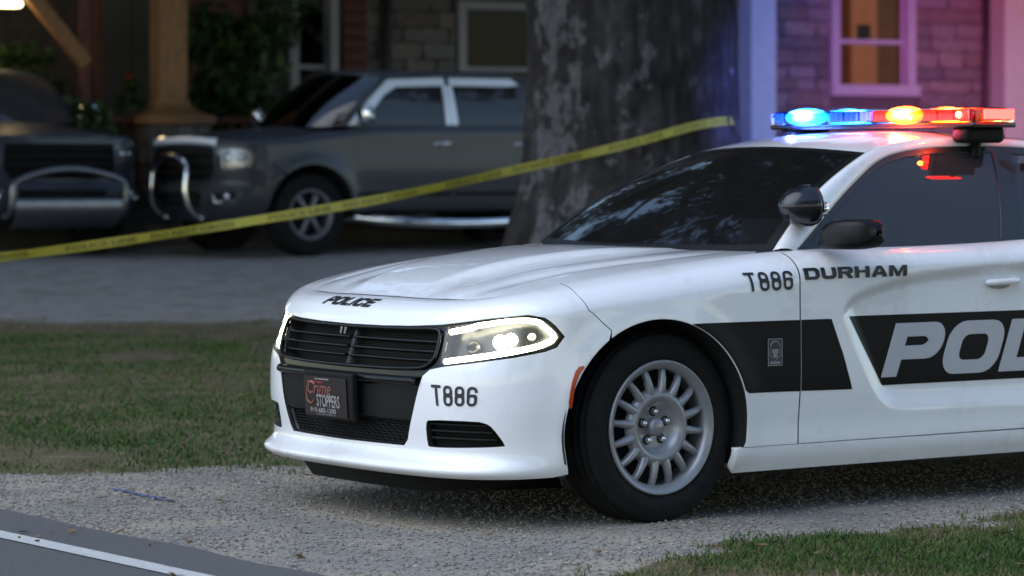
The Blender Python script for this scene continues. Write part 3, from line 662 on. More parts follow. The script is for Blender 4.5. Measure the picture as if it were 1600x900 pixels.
for k in range(46):
    a = RNG.uniform(0, 6.28); q = 7.5 * math.sqrt(RNG.random()); z = 6.2 + RNG.uniform(-1.2, 5.) * (1 - (q / 9) ** 2); C2.append((q * math.cos(a), q * math.sin(a), z)); rad2.append(RNG.uniform(1.2, 2.1))
link("crown", leaf_mesh("crown", C2, rad2, 26000, .18, zmin=4.2), LEAF, tree2)
# a low twig that droops into view at the top, in front of the lit window
tw = [(1.5, -.3, 5.6), (2.0, -.5, 4.2), (2.25, -.55, 3.0), (2.35, -.6, 2.55)]
tube("hanging_twig", BARK, curve_pts(tw, 12), np.linspace(.05, .006, 12), tree, 6)
link("hanging_leaves", leaf_mesh("hanging_leaves", [(1.65, -.5, 2.62), (2.0, -.55, 2.60), (2.4, -.6, 2.55), (2.65, -.6, 2.6), (2.2, -.5, 2.9), (1.2, -.4, 2.8)], [.22, .2, .22, .2, .4, .3], 420, .065), LEAF, tree)

def bush(name, label, loc, rx, ry, rz, n, size, seed, tones=None, stem=.05, cat="bush"):
    t = empty(name, loc); tag(t, label, cat); k = 14
    C = [(RNG.uniform(-1, 1) * rx * .6, RNG.uniform(-1, 1) * ry * .6, rz * (.45 + RNG.uniform(0, 1.05))) for _ in range(k)]
    link("foliage", leaf_mesh("foliage", C, [min(rx, rz) * RNG.uniform(.35, .6) for _ in C], n, size, .9, .05), LEAF if tones is None else tones, t)
    for q in range(3):
        a = q * 2.1; tube("stem", BARK, curve_pts([(.05 * math.cos(a), .05 * math.sin(a), -.05), (.15 * rx * math.cos(a), .15 * ry * math.sin(a), rz * .6), (.4 * rx * math.cos(a), .4 * ry * math.sin(a), rz * 1.2)], 8), np.linspace(stem, stem * .3, 8), t, 6)
    return t
for k, (x, y, h, rr) in enumerate(((4.5, -8.5, 11, 3.4), (10, -6.5, 12, 3.8), (16, -4, 11.5, 3.8), (21, 1, 12.5, 4.0), (25, 8, 11, 4.0), (-2, -15, 11, 3.6))):  # unseen trees added to darken the near side of the car
    t = empty("unseen_shade_tree", (x, y, 0)); tag(t, "added unseen tree that darkens the side of the police car, " + ("first", "second", "third", "fourth", "fifth", "sixth")[k] + " of six", "tree", group="added unseen shade trees")
    tube("trunk", BARK, curve_pts([(0, 0, -.1), (.1, .05, h * .3), (-.1, .1, h * .6), (0, 0, h * .9)], 10), np.linspace(.28, .06, 10), t, 10)
    Ck = [(RNG.normal(0, rr * .42), RNG.normal(0, rr * .42), h * RNG.uniform(.32, 1.0)) for _ in range(26)]
    link("crown", leaf_mesh("crown", Ck, [rr * RNG.uniform(.28, .45) for _ in Ck], 9000, .22, zmin=1.2), LEAF, t)
far = None
for k, (x, y, sc_, rz) in enumerate(((-20, 46, 1.2, 0), (-27, 38, 1.0, 1), (-14, 55, 1.35, 2), (-34, 52, 1.3, 3), (12, 58, 1.4, 4), (22, 50, 1.2, 5), (31, 44, 1.1, 1.5))):
    q = t.copy(); COL.objects.link(q); q.location = (x, y, .3); q.scale = (sc_,) * 3; q.rotation_euler = (0, 0, rz); q["label"] = "tree in the line beyond the stone house, " + ("third", "second", "fourth", "leftmost", "fifth", "sixth", "rightmost")[k] + (" from the left" if k not in (3, 6) else " of the seven"); q["group"] = "trees beyond the house"; q.name = "background_tree"
    for ch in list(t.children):
        c_ = ch.copy(); COL.objects.link(c_); c_.parent = q
BUSHLEAF = attr_mat("bush_leaf", "tone", [(0, (.014, .032, .010)), (.5, (.032, .065, .018)), (1, (.06, .10, .028))], .6)

# ------------------------------------------------------------------ house (local x along the front, y into the house)
house = empty("stone_house", (0, 38, 0), R(25)); tag(house, "stone house with a columned front porch behind the trucks and oak", "house")
STONE = mat("field_stone", (.15, .13, .115), .9, var=.35, vscale=2.2, bump=.7, bscale=22, coord='Object')
MORTAR = mat("mortar", (.09, .082, .075), .95, var=.2, vscale=30, bump=.4)
TRIM = mat("white_wood_trim", (.36, .36, .38), .55, var=.06, vscale=8)
CEDAR = mat("stained_cedar", (.30, .145, .055), .6, var=.25, vscale=9, stretch=(4, 4, .6), bump=.2, bscale=40)
REDWOOD = mat("dark_red_wood", (.12, .035, .022), .6, var=.25, vscale=9)
DARKWOOD = mat("porch_boards", (.07, .05, .04), .8, var=.25, vscale=9)
CURTAIN = mat("drawn_blind", (.022, .022, .024), .9, var=.15, vscale=3)
PANE = glass("house_window_glass", (.55, .57, .6), ior=1.18)
wins = [(-2.84, -2.25, 1.35, 3.70, 2.48, 'dark'), (-.73, .72, 1.72, 3.28, 2.48, 'dark'), (4.35, 5.57, 2.23, 3.72, 2.89, 'lit'), (-4.3, -3.3, 1.3, 3.4, None, 'door')]
planar = lambda u, z: (u, 0 * u, z)
SIGN[planar] = -1
wall = patch("wall", MORTAR, [(-9, .2), (10.5, .2), (10.5, 6.2), (-9, 6.2)], [[(a + .03, c + .03), (b - .03, c + .03), (b - .03, d - .03), (a + .03, d - .03)] for a, b, c, d, *_ in wins], planar, 1.5, house, flange=.22, curved=False)
# each visible stone of the facade
variants = []
for k in range(6):
    bm = bmesh.new(); bmesh.ops.create_cube(bm, size=1); bmesh.ops.bevel(bm, geom=bm.edges[:], offset=.10, segments=1, affect='EDGES')
    for v in bm.verts: v.co += Vector((random.uniform(-.03, .03), random.uniform(-.10, .10), random.uniform(-.04, .04)))
    me = bpy.data.meshes.new("stone"); bm.to_mesh(me); bm.free()
    me.materials.append(mat("stone_tone_%d" % k, [(.20, .18, .165), (.16, .145, .135), (.23, .20, .175), (.17, .135, .115), (.21, .195, .185), (.13, .12, .118)][k], .9, var=.3, vscale=7, bump=.7, bscale=25)); variants.append(me)
def stone_at(cx, cy, cz, sx, sy, sz, parent, rz=0):
    o = bpy.data.objects.new("stone", random.choice(variants)); COL.objects.link(o); o.parent = parent
    o.location = (cx, cy, cz); o.scale = (sx, sy, sz); o.rotation_euler = (0, 0, rz); return o
z = 1.52
while z < 3.75:
    h = random.uniform(.13, .21); u = -2.16 + random.uniform(-.2, 0)
    while u < 7.6:
        L = random.uniform(.26, .66); a, b = u, u + L - .02; u += L
        a = max(a, -2.19)
        segs = [(a, b)]
        for (wa, wb, wc, wd, *_) in wins:
            if wc - .03 < z + h - .02 and wd + .03 > z:
                ns = []
                for (p, q) in segs:
                    if q <= wa - .02 or p >= wb + .02: ns.append((p, q)); continue
                    if p < wa - .06: ns.append((p, wa - .02))
                    if q > wb + .06: ns.append((wb + .02, q))
                segs = ns
        for (p, q) in segs:
            if q - p > .07 and not (.95 < p and q < 1.75): stone_at((p + q) / 2, -.02 + random.uniform(-.012, .012), z + h / 2, q - p, .09, h - .018, wall)
    z += h
for (a, b, c, d, mid, kind) in wins:
    if kind == 'door':
        dr = box("front_door", REDWOOD, ((a + b) / 2, .10, (c + d) / 2), (b - a, .06, d - c), house, .005)
        for zz in (c + .55, c + 1.45): box("door_panel", REDWOOD, (0, -.035, zz - (c + d) / 2), (.62, .02, .7), dr, .008)
        continue
    w = box("window", mat("window_cavity", (.02, .02, .02), .9), ((a + b) / 2, .30, (c + d) / 2), (b - a + .1, .05, d - c + .1), house)
    cx, cz = (a + b) / 2, (c + d) / 2; ft = .115 if kind == 'lit' else .10
    def bar(nm, x0, x1, z0, z1, y, th=.06, m=TRIM): return box(nm, m, ((x0 + x1) / 2 - cx, y - .30, (z0 + z1) / 2 - cz), (x1 - x0, th, z1 - z0), w, .006)
    bar("frame_side", a, a + ft, c, d, -.055, .09); bar("frame_side", b - ft, b, c, d, -.055, .09)
    bar("frame_head", a + ft, b - ft, d - ft, d, -.055, .088); bar("sill", a - .03, b + .03, c - .02, c + .12, -.085, .16) if kind == 'lit' else bar("sill", a - .04, b + .04, c - .08, c, -.08, .16)
    lo = c + .12 if kind == 'lit' else c
    bar("meeting_rail", a + ft, b - ft, mid - .028, mid + .028, .02, .05); bar("sash_side", a + ft, a + ft + .035, lo, d - ft, .03, .04); bar("sash_side", b - ft - .035, b - ft, lo, d - ft, .03, .04)
    bar("pane", a + ft + .03, b - ft - .03, mid, d - ft, .055, .006, PANE); bar("pane", a + ft + .03, b - ft - .03, lo, mid, .035, .006, PANE)
    if kind == 'lit':
        lit = mat("lamplit_curtain", (.35, .14, .05), .9, var=.3, vscale=5, emis=(1, .30, .12), estr=.17)
        litd = mat("lamplit_wall", (.30, .12, .05), .9, var=.3, vscale=4, emis=(1, .36, .09), estr=.035)
        bar("room_wall", a, b, c, d, .24, .02, litd); bar("curtain", a + .45, a + .82, lo, d - .1, .2, .02, lit)
        bar("leaf_reflection_block", a + .50, a + .66, mid + .02, mid + .22, .12, .08, DARK)  # dark block standing in for leaves mirrored in the upper pane
    else: bar("blind", a + .05, b - .05, c, d, .16, .02, CURTAIN)
    if kind == 'dark' and a < -2: pass
# shutter beside the narrow window, downpipes
sh = box("shutter", REDWOOD, (-2.04, -.06, 2.6), (.30, .05, 2.1), house, .006)
for k in range(14): box("slat", REDWOOD, (0, -.03, -.93 + k * .143), (.24, .02, .10), sh, rot=(.35, 0, 0))
for (u, r_) in ((-1.67, .06), (6.62, .065)):
    dp = tube("downpipe", mat("dark_gutter_paint", (.03, .026, .026), .5), [(u, -.11, .6), (u, -.11, 3.9)], r_, house, 12)
# porch
pf = box("porch_floor", DARKWOOD, (.6, -1.15, 1.0), (19.5, 2.4, .12), house)
box("porch_skirt", MORTAR, (.6, -2.28, .62), (19.4, .08, .68), house)
prf = box("porch_roof", DARKWOOD, (.6, -1.35, 3.98), (20, 3.2, .16), house); box("porch_beam", TRIM, (.6, -2.0, 3.78), (19.6, .25, .22), house)
box("upper_wall", MORTAR, (.75, 3.2, 5.5), (19.5, 6.0, 1.4), house)
rf = link("roof", mesh_py("roof", [(-9.5, -.6, 6.1), (11, -.6, 6.1), (11, 7, 6.1), (-9.5, 7, 6.1), (-9.5, 3.2, 8.9), (11, 3.2, 8.9)], [(0, 1, 5, 4), (2, 3, 4, 5), (0, 4, 3), (1, 2, 5), (0, 3, 2, 1)], False), mat("roof_shingle", (.05, .045, .045), .9, var=.3, vscale=9), house)
for u in (2.205, 5.68):
    c = box("porch_column", TRIM, (u, -2.0, 2.4), (.33, .33, 2.7), house, .012)
    box("column_base", TRIM, (0, 0, -1.25), (.42, .42, .22), c, .01); box("column_capital", TRIM, (0, 0, 1.22), (.42, .42, .12), c, .01)
c = box("timber_column", CEDAR, (-4.97, -2.0, 2.90), (.32, .32, 1.75), house, .015)
loft("flared_foot", CEDAR, [[(sx * q, sy * q, zz) for sx, sy in ((-1, -1), (1, -1), (1, 1), (-1, 1))] for q, zz in ((.40, -1.12), (.40, -1.03), (.34, -1.02), (.25, -.98), (.19, -.92), (.165, -.84))], c, closed_v=True, caps=True)
pd = box("stone_pedestal", MORTAR, (-4.97, -2.0, 1.08), (.66, .66, 1.40), house)
z = -.70
while z < .68:
    h = min(random.uniform(.14, .22), .70 - z)
    for face in range(4):
        u = -.355
        while u < .33:
            L = min(random.uniform(.2, .42), .355 - u)
            if L > .06:
                q = Matrix.Rotation(face * math.pi / 2, 3, 'Z') @ Vector((u + L / 2, -.335, z + h / 2)); stone_at(q.x, q.y, q.z, L - .014, .07, h - .014, pd, face * math.pi / 2)
            u += L
    z += h
# timber framing of the left bay
bx = box("porch_post", REDWOOD, (-5.87, -1.9, 2.6), (.10, .12, 2.9), house, .006); box("porch_post", REDWOOD, (-5.50, -1.2, 2.6), (.09, .09, 2.9), house, .006)
box("brace", CEDAR, (-6.30, -1.95, 2.93), (1.35, .12, .15), house, .008, rot=(0, R(50), 0)); box("timber_column", CEDAR, (-7.05, -2.0, 2.45), (.30, .30, 2.75), house, .012)
box("porch_siding", DARKWOOD, (-6.9, .02, 2.3), (3.6, .05, 3.2), house)
rl = box("porch_railing", REDWOOD, (-3.5, -2.0, 1.83), (2.2, .08, .06), house, .006); box("bottom_rail", REDWOOD, (0, 0, -.62), (2.2, .06, .05), rl)
for k in range(16): box("baluster", REDWOOD, (-1.02 + k * .136, 0, -.31), (.035, .035, .57), rl)
rl2 = box("porch_railing", REDWOOD, (-6.2, -2.0, 1.83), (1.7, .08, .06), house, .006); box("bottom_rail", REDWOOD, (0, 0, -.62), (1.7, .06, .05), rl2)
for k in range(12): box("baluster", REDWOOD, (-.75 + k * .136, 0, -.31), (.035, .035, .57), rl2)
LAMP = emit("porch_lamp_glow", (1, .80, .40), 3)
lm = box("porch_lamp", LAMP, (-6.64, -1.75, 3.04), (.24, .2, .07), house, .03); box("lamp_cap", DARK, (0, 0, .08), (.40, .26, .05), lm, .01)
pl = bpy.data.lights.new("porch_lamp_light", 'POINT'); pl.energy = .8; pl.color = (1, .72, .38); pl.shadow_soft_size = .12
plo = bpy.data.objects.new("porch_lamp_light", pl); COL.objects.link(plo); plo.parent = house; plo.location = (-6.66, -1.95, 2.93)

def hpos(u, y, z):
    p = house.matrix_basis @ Vector((0, 0, 0)); c, s = math.cos(R(25)), math.sin(R(25)); return (u * c - y * s, 38 + u * s + y * c, z)
p = hpos(-3.75, -1.1, 1.06)
bush("porch_shrub", "tall leafy green shrub on the porch between timber column and narrow window", p, .75, .5, 1.25, 2600, .085, 3, BUSHLEAF, cat="shrub")
p = hpos(-6.15, -2.6, .5)
bush("hedge_bush", "rounded dark green bush beside the stone pedestal behind the left truck", p, .52, .45, .95, 2600, .06, 4, BUSHLEAF)
p = hpos(-6.3, -1.4, 1.06)
bush("porch_plant", "dim potted plant in the dark left porch bay", p, .35, .3, 1.0, 700, .07, 6, BUSHLEAF, cat="plant")
fl = empty("flower_basket", hpos(-5.30, -1.75, 1.90)); tag(fl, "hanging basket of greenery with one red bloom left of timber column", "flower basket")
link("foliage", leaf_mesh("foliage", [(0, 0, .1), (.1, 0, 0), (-.1, 0, .02), (0, .05, .3)], [.16, .13, .13, .12], 320, .05), BUSHLEAF, fl)
lathe("pot", DARKWOOD, [(-.16, .06), (-.14, .10), (.02, .15), (.04, .15)], fl, 16, 'z')
link("bloom", leaf_mesh("bloom", [(-.02, -.12, .38)], [.035], 26, .025), mat("red_petal", (.45, .02, .012), .6), fl)
tube("hanger", DARK, [(0, 0, .03), (0, 0, 1.9)], .006, fl, 6)

# ================================================================== POLICE CAR  (a = metres behind the front axle, s = metres to its left)
def sc_fn(a, z):
    af = .835 + .19 * np.clip((.80 - z) / .38, -.3, 1.2); f = sstep(a, af, af + .10) * (1 - sstep(a, 2.55, 2.8)); ac = np.clip(a, .84, 3)
    tp = SC_T(ac); bt = SC_B(ac); return .026 * f * (1 - sstep(z, tp - .055, tp)) * sstep(z, bt - .01, bt + .085)
SC_T = cspline([.84, .90, 1.0, 1.14, 1.4, 1.836, 2.5, 3.0], [.77, .83, .875, .908, .94, .962, .985, .99])
SC_B = cspline([.84, 1.0, 1.1, 1.3, 1.836, 3.0], [.44, .425, .395, .378, .375, .40])
car = Body(
    [(-.873, -.18), (-.877, 0), (-.873, .18), (-.862, .36), (-.840, .50), (-.803, .63), (-.745, .74), (-.655, .83), (-.52, .893), (-.30, .925), (0, .938), (.4, .938), (.8, .93), (1.4, .928), (2.0, .93), (2.6, .938), (3.1, .938), (3.5, .915), (3.85, .86), (4.04, .74), (4.12, .55), (4.15, .28), (4.155, 0), (4.15, -.28)],
    [(-.95, .775), (-.82, .815), (-.72, .848), (-.6, .894), (-.48, .927), (-.35, .955), (-.2, .979), (0, 1.000), (.25, 1.015), (.65, 1.020), (1.0, 1.022), (1.836, 1.040), (2.6, 1.075), (3.2, 1.10), (3.6, 1.085), (4.2, 1.04)],
    [(-.95, .030), (-.6, .038), (-.2, .042), (.3, .026), (.65, .004), (1.2, 0), (3.2, 0), (4.2, .03)],
    [(-1, .15), (-.85, .155), (-.7, .16), (-.45, .165), (0, .17), (.5, .15), (.8, .125), (2.5, .125), (3.5, .13), (4.3, .13)],
    [(-1, .10), (-.85, .10), (-.7, .105), (-.45, .115), (0, .13), (.5, .12), (.8, .105), (2.5, .11), (3.5, .12), (4.3, .12)],
    [(.10, -.09), (.18, -.045), (.24, -.018), (.33, -.012), (.45, -.002), (.6, .002), (.8, 0), (1.2, 0)],
    [(.10, -.08), (.18, -.04), (.20, .004), (.215, .024), (.235, .022), (.26, -.004), (.30, -.016), (.36, -.008), (.45, 0), (.52, 0), (.58, -.004), (.66, -.024), (.745, -.052), (.9, -.11)],
    [(-.045, .355, .42), (3.05, .355, .42)], scallop=sc_fn)
BELT = car.belt; SIGN[BELT] = -1; AF, AR = car.arches; TE = car.TE
pc = empty("police_car", (.0557, 12.7944, 0), R(90 - 55.0866)); tag(pc, "white police sedan with black side stripe and flashing roof light bar", "police car")
ta = lambda a: float(car.t_of_a(a))
topline = lambda t0, t1, n=40, d=0.: [(t, float(car.top(np.array(t))) - d) for t in np.linspace(t0, t1, n)]

# front bumper cover -------------------------------------------------
half = [(0, .743), (.23, .745), (.394, .750), (.571, .763), (.783, .794), (.960, .811), (1.022, .795), (1.062, .762), (1.098, .720), (1.066, .680), (1.02, .664), (.895, .642), (.746, .622), (.609, .604), (.552, .592), (.520, .568), (.504, .530), (.47, .429), (.428, .325), (.405, .302), (.286, .301), (0, .299)]
opening = half + [(-t, z) for t, z in half[-2:0:-1]]
vent = smoothpoly([(.552, .408), (.534, .395), (.532, .312), (.545, .303), (.70, .308), (.862, .316), (.872, .322), (.822, .388), (.80, .402), (.763, .410)], 1)
mir = lambda p: [(-t, z) for t, z in p][::-1]
seam = [(1.168, .946), (1.172, .90), (1.197, .817), (1.288, .737)]
arch_b = car.arch(AF, .21, .737)            # whole arc; use front part only
front_arc = [p for p in arch_b if p[0] <= 1.288]
right_side = topline(0, 1.165)[1:] + seam[1:] + front_arc[::-1] + [(1.06, .20), (.9, .196), (.7, .194), (.4, .194), (.2, .194)]
bump_outer = right_side + [(0, .194)] + mir(right_side) + [(0, float(car.top(np.array(0.))))]
patch("front_bumper", WHITE, bump_outer, [opening, vent, mir(vent)], BELT, .024, pc, flange=.03, dv=.012, dark_gap=True)
# headlights, grille, mouth -----------------------------------------
hl = [(.592, .752), (.783, .783), (.955, .799), (1.012, .785), (1.048, .756), (1.080, .720), (1.052, .690), (1.01, .676), (.895, .655), (.746, .634), (.600, .615)]
gr_h = [(.0, .735), (.39, .739), (.555, .746), (.572, .72), (.568, .64), (.535, .606), (.47, .592), (.0, .586)]
grille_poly = gr_h + [(-t, z) for t, z in gr_h[-2:0:-1]]
mouth_h = [(.0, .395), (.435, .395), (.412, .330), (.395, .308), (.0, .305)]
mouth = mouth_h + [(-t, z) for t, z in mouth_h[-2:0:-1]]
patch("grille_surround", BLACKGLOSS, opening, [hl, mir(hl), grille_poly, mouth], BELT, .03, pc, off=-.012, flange=.02, dv=.015)
def bpos(t, w, off=0.):
    t = np.atleast_1d(np.asarray(t, float)); w = np.atleast_1d(np.asarray(w, float)); p = np.stack(BELT(t, w), -1) + fnormals(BELT, t, w) * off
    return p * [1, -1, 1]
def mouth_wall(nm, poly, d0, d1, parent, m=DARK):
    q = resample(poly, .03); return loft(nm, m, np.stack([bpos(*q.T, d0), bpos(*q.T, d1)], 1), parent, closed_u=True)
grl = patch("grille", DARK, grille_poly, [], BELT, .05, pc, off=-.075, flange=0)
tube("grille_frame", BLACKGLOSS, bpos(*np.array(resample(smoothpoly(grille_poly, 2), .03)).T, -.004), .0075, grl, 8, closed=True)
for z in (.700, .664, .630):
    for (t0, t1) in ((-.555, -.012), (.012, .555)):
        tt = np.linspace(t0, t1, 24); prof = [(-.050, .004), (-.026, .0055), (-.020, .002), (-.022, -.004), (-.050, -.0045)]
        loft("slat", BLACKGLOSS, np.stack([bpos(tt, z + dz, d) for d, dz in prof], 1), grl, closed_v=True, caps=True)
mouth_wall("grille_wall", grille_poly, -.012, -.076, grl)
zz = np.linspace(.592, .738, 10)
loft("centre_bar", BLACKGLOSS, np.stack([bpos(np.full(10, t), zz, d) for t, d in ((-.016, -.05), (-.012, -.03), (.012, -.03), (.016, -.05))], 1), grl)
for k in range(2):
    q = bpos([-.062 + k * .03], [.716], -.006)[0]; o = box("emblem_bar", STEEL, q, (.006, .014, .028), grl, .002, rot=(R(20), 0, 0))
for k in range(22):      # fine mesh behind the slats
    zz_ = .597 + k * .0066; tt = np.linspace(-.55, .55, 30)
    loft("mesh_wire", BLACK, np.stack([bpos(tt, np.full(30, zz_ + d), -.066) for d in (-.0012, .0012)], 1), grl)
# bumper bar (glossy shelf) + lower mesh
tt = np.linspace(-.50, .50, 40); prof = [(-.02, .566), (.012, .562), (.020, .552), (.018, .538), (.004, .530), (-.02, .528)]
loft("bumper_bar", BLACKGLOSS, np.stack([bpos(tt, np.full(40, z), d) for d, z in prof], 1), pc, closed_v=True, caps=True)
patch("bumper_panel", BLACK, [(-.495, .522), (.495, .522), (.462, .402), (-.462, .402)], [], BELT, .05, pc, off=-.006, flange=.012)
lg = patch("lower_grille", DARK, mouth, [], BELT, .05, pc, off=-.07, flange=0)
mouth_wall("mouth_wall", mouth, -.012, -.071, lg)
for k in range(8):
    zz_ = .312 + k * .0115; wv = np.interp(zz_, [.305, .33, .395], [.385, .41, .43]); tt = np.linspace(-wv, wv, 60)
    wob = .0028 * np.sin(np.arange(60) * math.pi / 1.5 + k * math.pi)
    loft("mesh_bar", BLACK, np.stack([bpos(tt, zz_ + wob + dz, d) for d, dz in ((-.03, .0024), (-.024, 0), (-.03, -.0024))], 1), lg)
for sg in (1, -1):
    vp = vent if sg > 0 else mir(vent)
    v = patch("fog_vent", DARK, vp, [], BELT, .04, pc, off=-.05, flange=0)
    mouth_wall("vent_wall", vp, -.004, -.051, v, BLACK)
    for k, z in enumerate((.335, .362, .388)):
        t1 = np.interp(z, [.316, .388, .41], [.862, .815, .77]); tt = np.linspace(.545, t1 - .012, 14) * sg
        loft("slat", BLACK, np.stack([bpos(tt, np.full(14, z + dz), d) for d, dz in ((-.05, .004), (-.016, .006), (-.012, 0), (-.05, -.005))], 1), v)
    # headlight
    P = (lambda p: p) if sg > 0 else mir
    h = patch("headlight", mat("headlight_housing", (.008, .008, .008), .3, coat=.3), P(hl), [], BELT, .04, pc, off=-.060, flange=0)
    ring = resample(smoothpoly(P(hl), 2, ()), .025); rim_o = bpos(*ring.T, -.010); rim_i = bpos(*ring.T, -.060)
    loft("housing_wall", MATS["headlight_housing"], np.stack([rim_o, rim_i], 1), h, closed_u=True)
    LED = MATS.get("led_strip") or emit("led_strip", (1, .97, .70), 5.0)
    st = [(.606, .737), (.783, .768), (.950, .785), (1.003, .772), (1.036, .745), (1.060, .719), (1.034, .699), (.998, .687), (.895, .668), (.746, .647), (.606, .628)]
    sp_ = curve_pts([(t * sg, z) for t, z in st], 70); tube("light_strip", LED, bpos(*sp_.T, -.018), .0105, h, 8)
    PROJ = MATS.get("projector_glow") or emit("projector_glow", (1, .97, .80), 26.0)
    for (t, w, rad, mm, nm) in ((.835, .710, .027, PROJ, "projector_lamp"), (.882, .718, .023, PROJ, "projector_lamp"), (.715, .690, .028, BLACKGLOSS, "projector_lens"), (.975, .724, .016, STEEL, "turn_lamp")):
        q = bpos([t * sg], [w], -.045)[0]; n = bpos([t * sg], [w], .0)[0] - q; n = Vector(n).normalized()
        o = lathe(nm, mm, [(-.02, rad * 1.0), (0, rad), (rad * .35, rad * .9), (rad * .6, rad * .6), (rad * .68, .0)], h, 24, 'z'); o.location = q; o.rotation_euler = n.to_track_quat('Z', 'Y').to_euler()
        continue
        tr = tube("reflector_ring", CHROME if nm != "projector_lens" else BLACKGLOSS, [(1.22 * rad * math.cos(x), 1.22 * rad * math.sin(x), .004) for x in np.arange(28) * 2 * math.pi / 28], rad * .2, h, 8, True); tr.location = q; tr.rotation_euler = o.rotation_euler
    patch("lens", CLEAR, P(hl), [], BELT, .03, h, off=-.003, flange=0)
    mk = patch("side_marker", AMBER, [(t * sg, z) for t, z in smoothpoly([(1.176, .612), (1.140, .606), (1.116, .54), (1.106, .462), (1.120, .452), (1.128, .53), (1.150, .585)], 1)], [], BELT, .02, pc, off=.004, flange=.008)
# plate bracket, plate and its print
br = box("plate_bracket", BLACK, (-.905, .012, .470), (.03, .350, .182), pc, .008, rot=(0, R(-4), 0))
pt = box("licence_plate", mat("plate_print_black", (.016, .010, .010), .35, var=.2), (-.019, .012, -.006), (.004, .305, .150), br, .001)
def on_plate(u, v): return (np.full_like(np.asarray(u, float), -.0026), np.asarray(u, float), np.asarray(v, float))
SIGN[on_plate] = -1
SAL = mat("salmon_print", (.22, .075, .055), .5, var=.2); WPR = mat("white_print", (.26, .24, .24), .5, var=.1); REDP = mat("red_print", (.16, .015, .01), .5)
lettering("plate_script", SAL, "Crime", (-.125, .045, .008, .060), on_plate, pt, .0012, .006, .35, flip=False)
lettering("plate_name", WPR, "STOPPERS", (-.062, .105, -.040, .008), on_plate, pt, .0016, .02)
lettering("plate_phone", WPR, "919-683-1200", (-.112, .075, -.063, -.044), on_plate, pt, .0012, .02)
tube("plate_swash", SAL, [(-.0032, y, z) for y, z in curve_pts([(.070, .045), (.11, .052), (.130, .02), (.128, -.02), (.105, -.03), (.075, -.012)], 16)], .004, pt, 6)
box("plate_red_line", REDP, (-.0026, .070, .055), (.001, .12, .007), pt); box("plate_top_line", WPR, (-.0026, .02, .067), (.001, .10, .004), pt); box("plate_bottom_line", STEEL, (-.0026, .0, -.069), (.001, .14, .003), pt)
# under-tray
ut = [(-.80, .42), (-.82, .0), (-.80, -.42), (-.30, -.62), (-.30, .62)]
loft("under_tray", BLACK, np.stack([np.array([(a, -s, .205) for a, s in ut]), np.array([(a + .05, -s * .96, .125) for a, s in ut])], 1), pc, closed_u=True)

# hood ---------------------------------------------------------------
def HOOD(a, s):
    a = np.asarray(a, float); s = np.asarray(s, float); z = car.M(a, s); q = np.abs(s); n = a + .735 - .10 * s * s
    wd = .255 + .10 * np.clip((a + .7) / 1.3, 0, 1); f = sstep(n, .0, .35) * (1 - .85 * sstep(a, .10, .55))
    z = z + f * .018 * (1 - sstep(q, wd - .04, wd + .03)) - f * .012 * np.exp(-((q - wd - .085) / .055) ** 2)
    ws = .50 + .10 * np.clip((a + .7) / 1.3, 0, 1)
    z = z - f * .010 * np.exp(-((q - ws - .05) / .035) ** 2) * (1 - sstep(a, .35, .6))
    return a, s, z
tl = np.linspace(-2.10, 2.10, 140); ea, es, ez = car.edge(tl); gap = np.interp(np.abs(tl), [0, .5, .62, 2.2], [.010, .010, .0010, .0010])
na_ns = np.stack(car.plan(tl)[2:], 1); fe = np.stack([ea, es], 1) - na_ns * gap[:, None]
pp = np.linspace(1, -1, 40); rear = np.stack([.445 + .165 * pp ** 2, pp * .765], 1)
hood_poly = np.vstack([fe, rear[1:-1]])
patch("hood", WHITE, hood_poly, [], HOOD, .022, pc, flange=.02, dark_gap=True)
box("cowl", BLACK, (.55, 0, .90), (.34, 1.40, .05), pc)
tube("wiper", BLACK, curve_pts([(.60, .55, 1.000), (.585, .30, 1.022), (.60, .0, 1.020)], 10), .007, pc, 6)
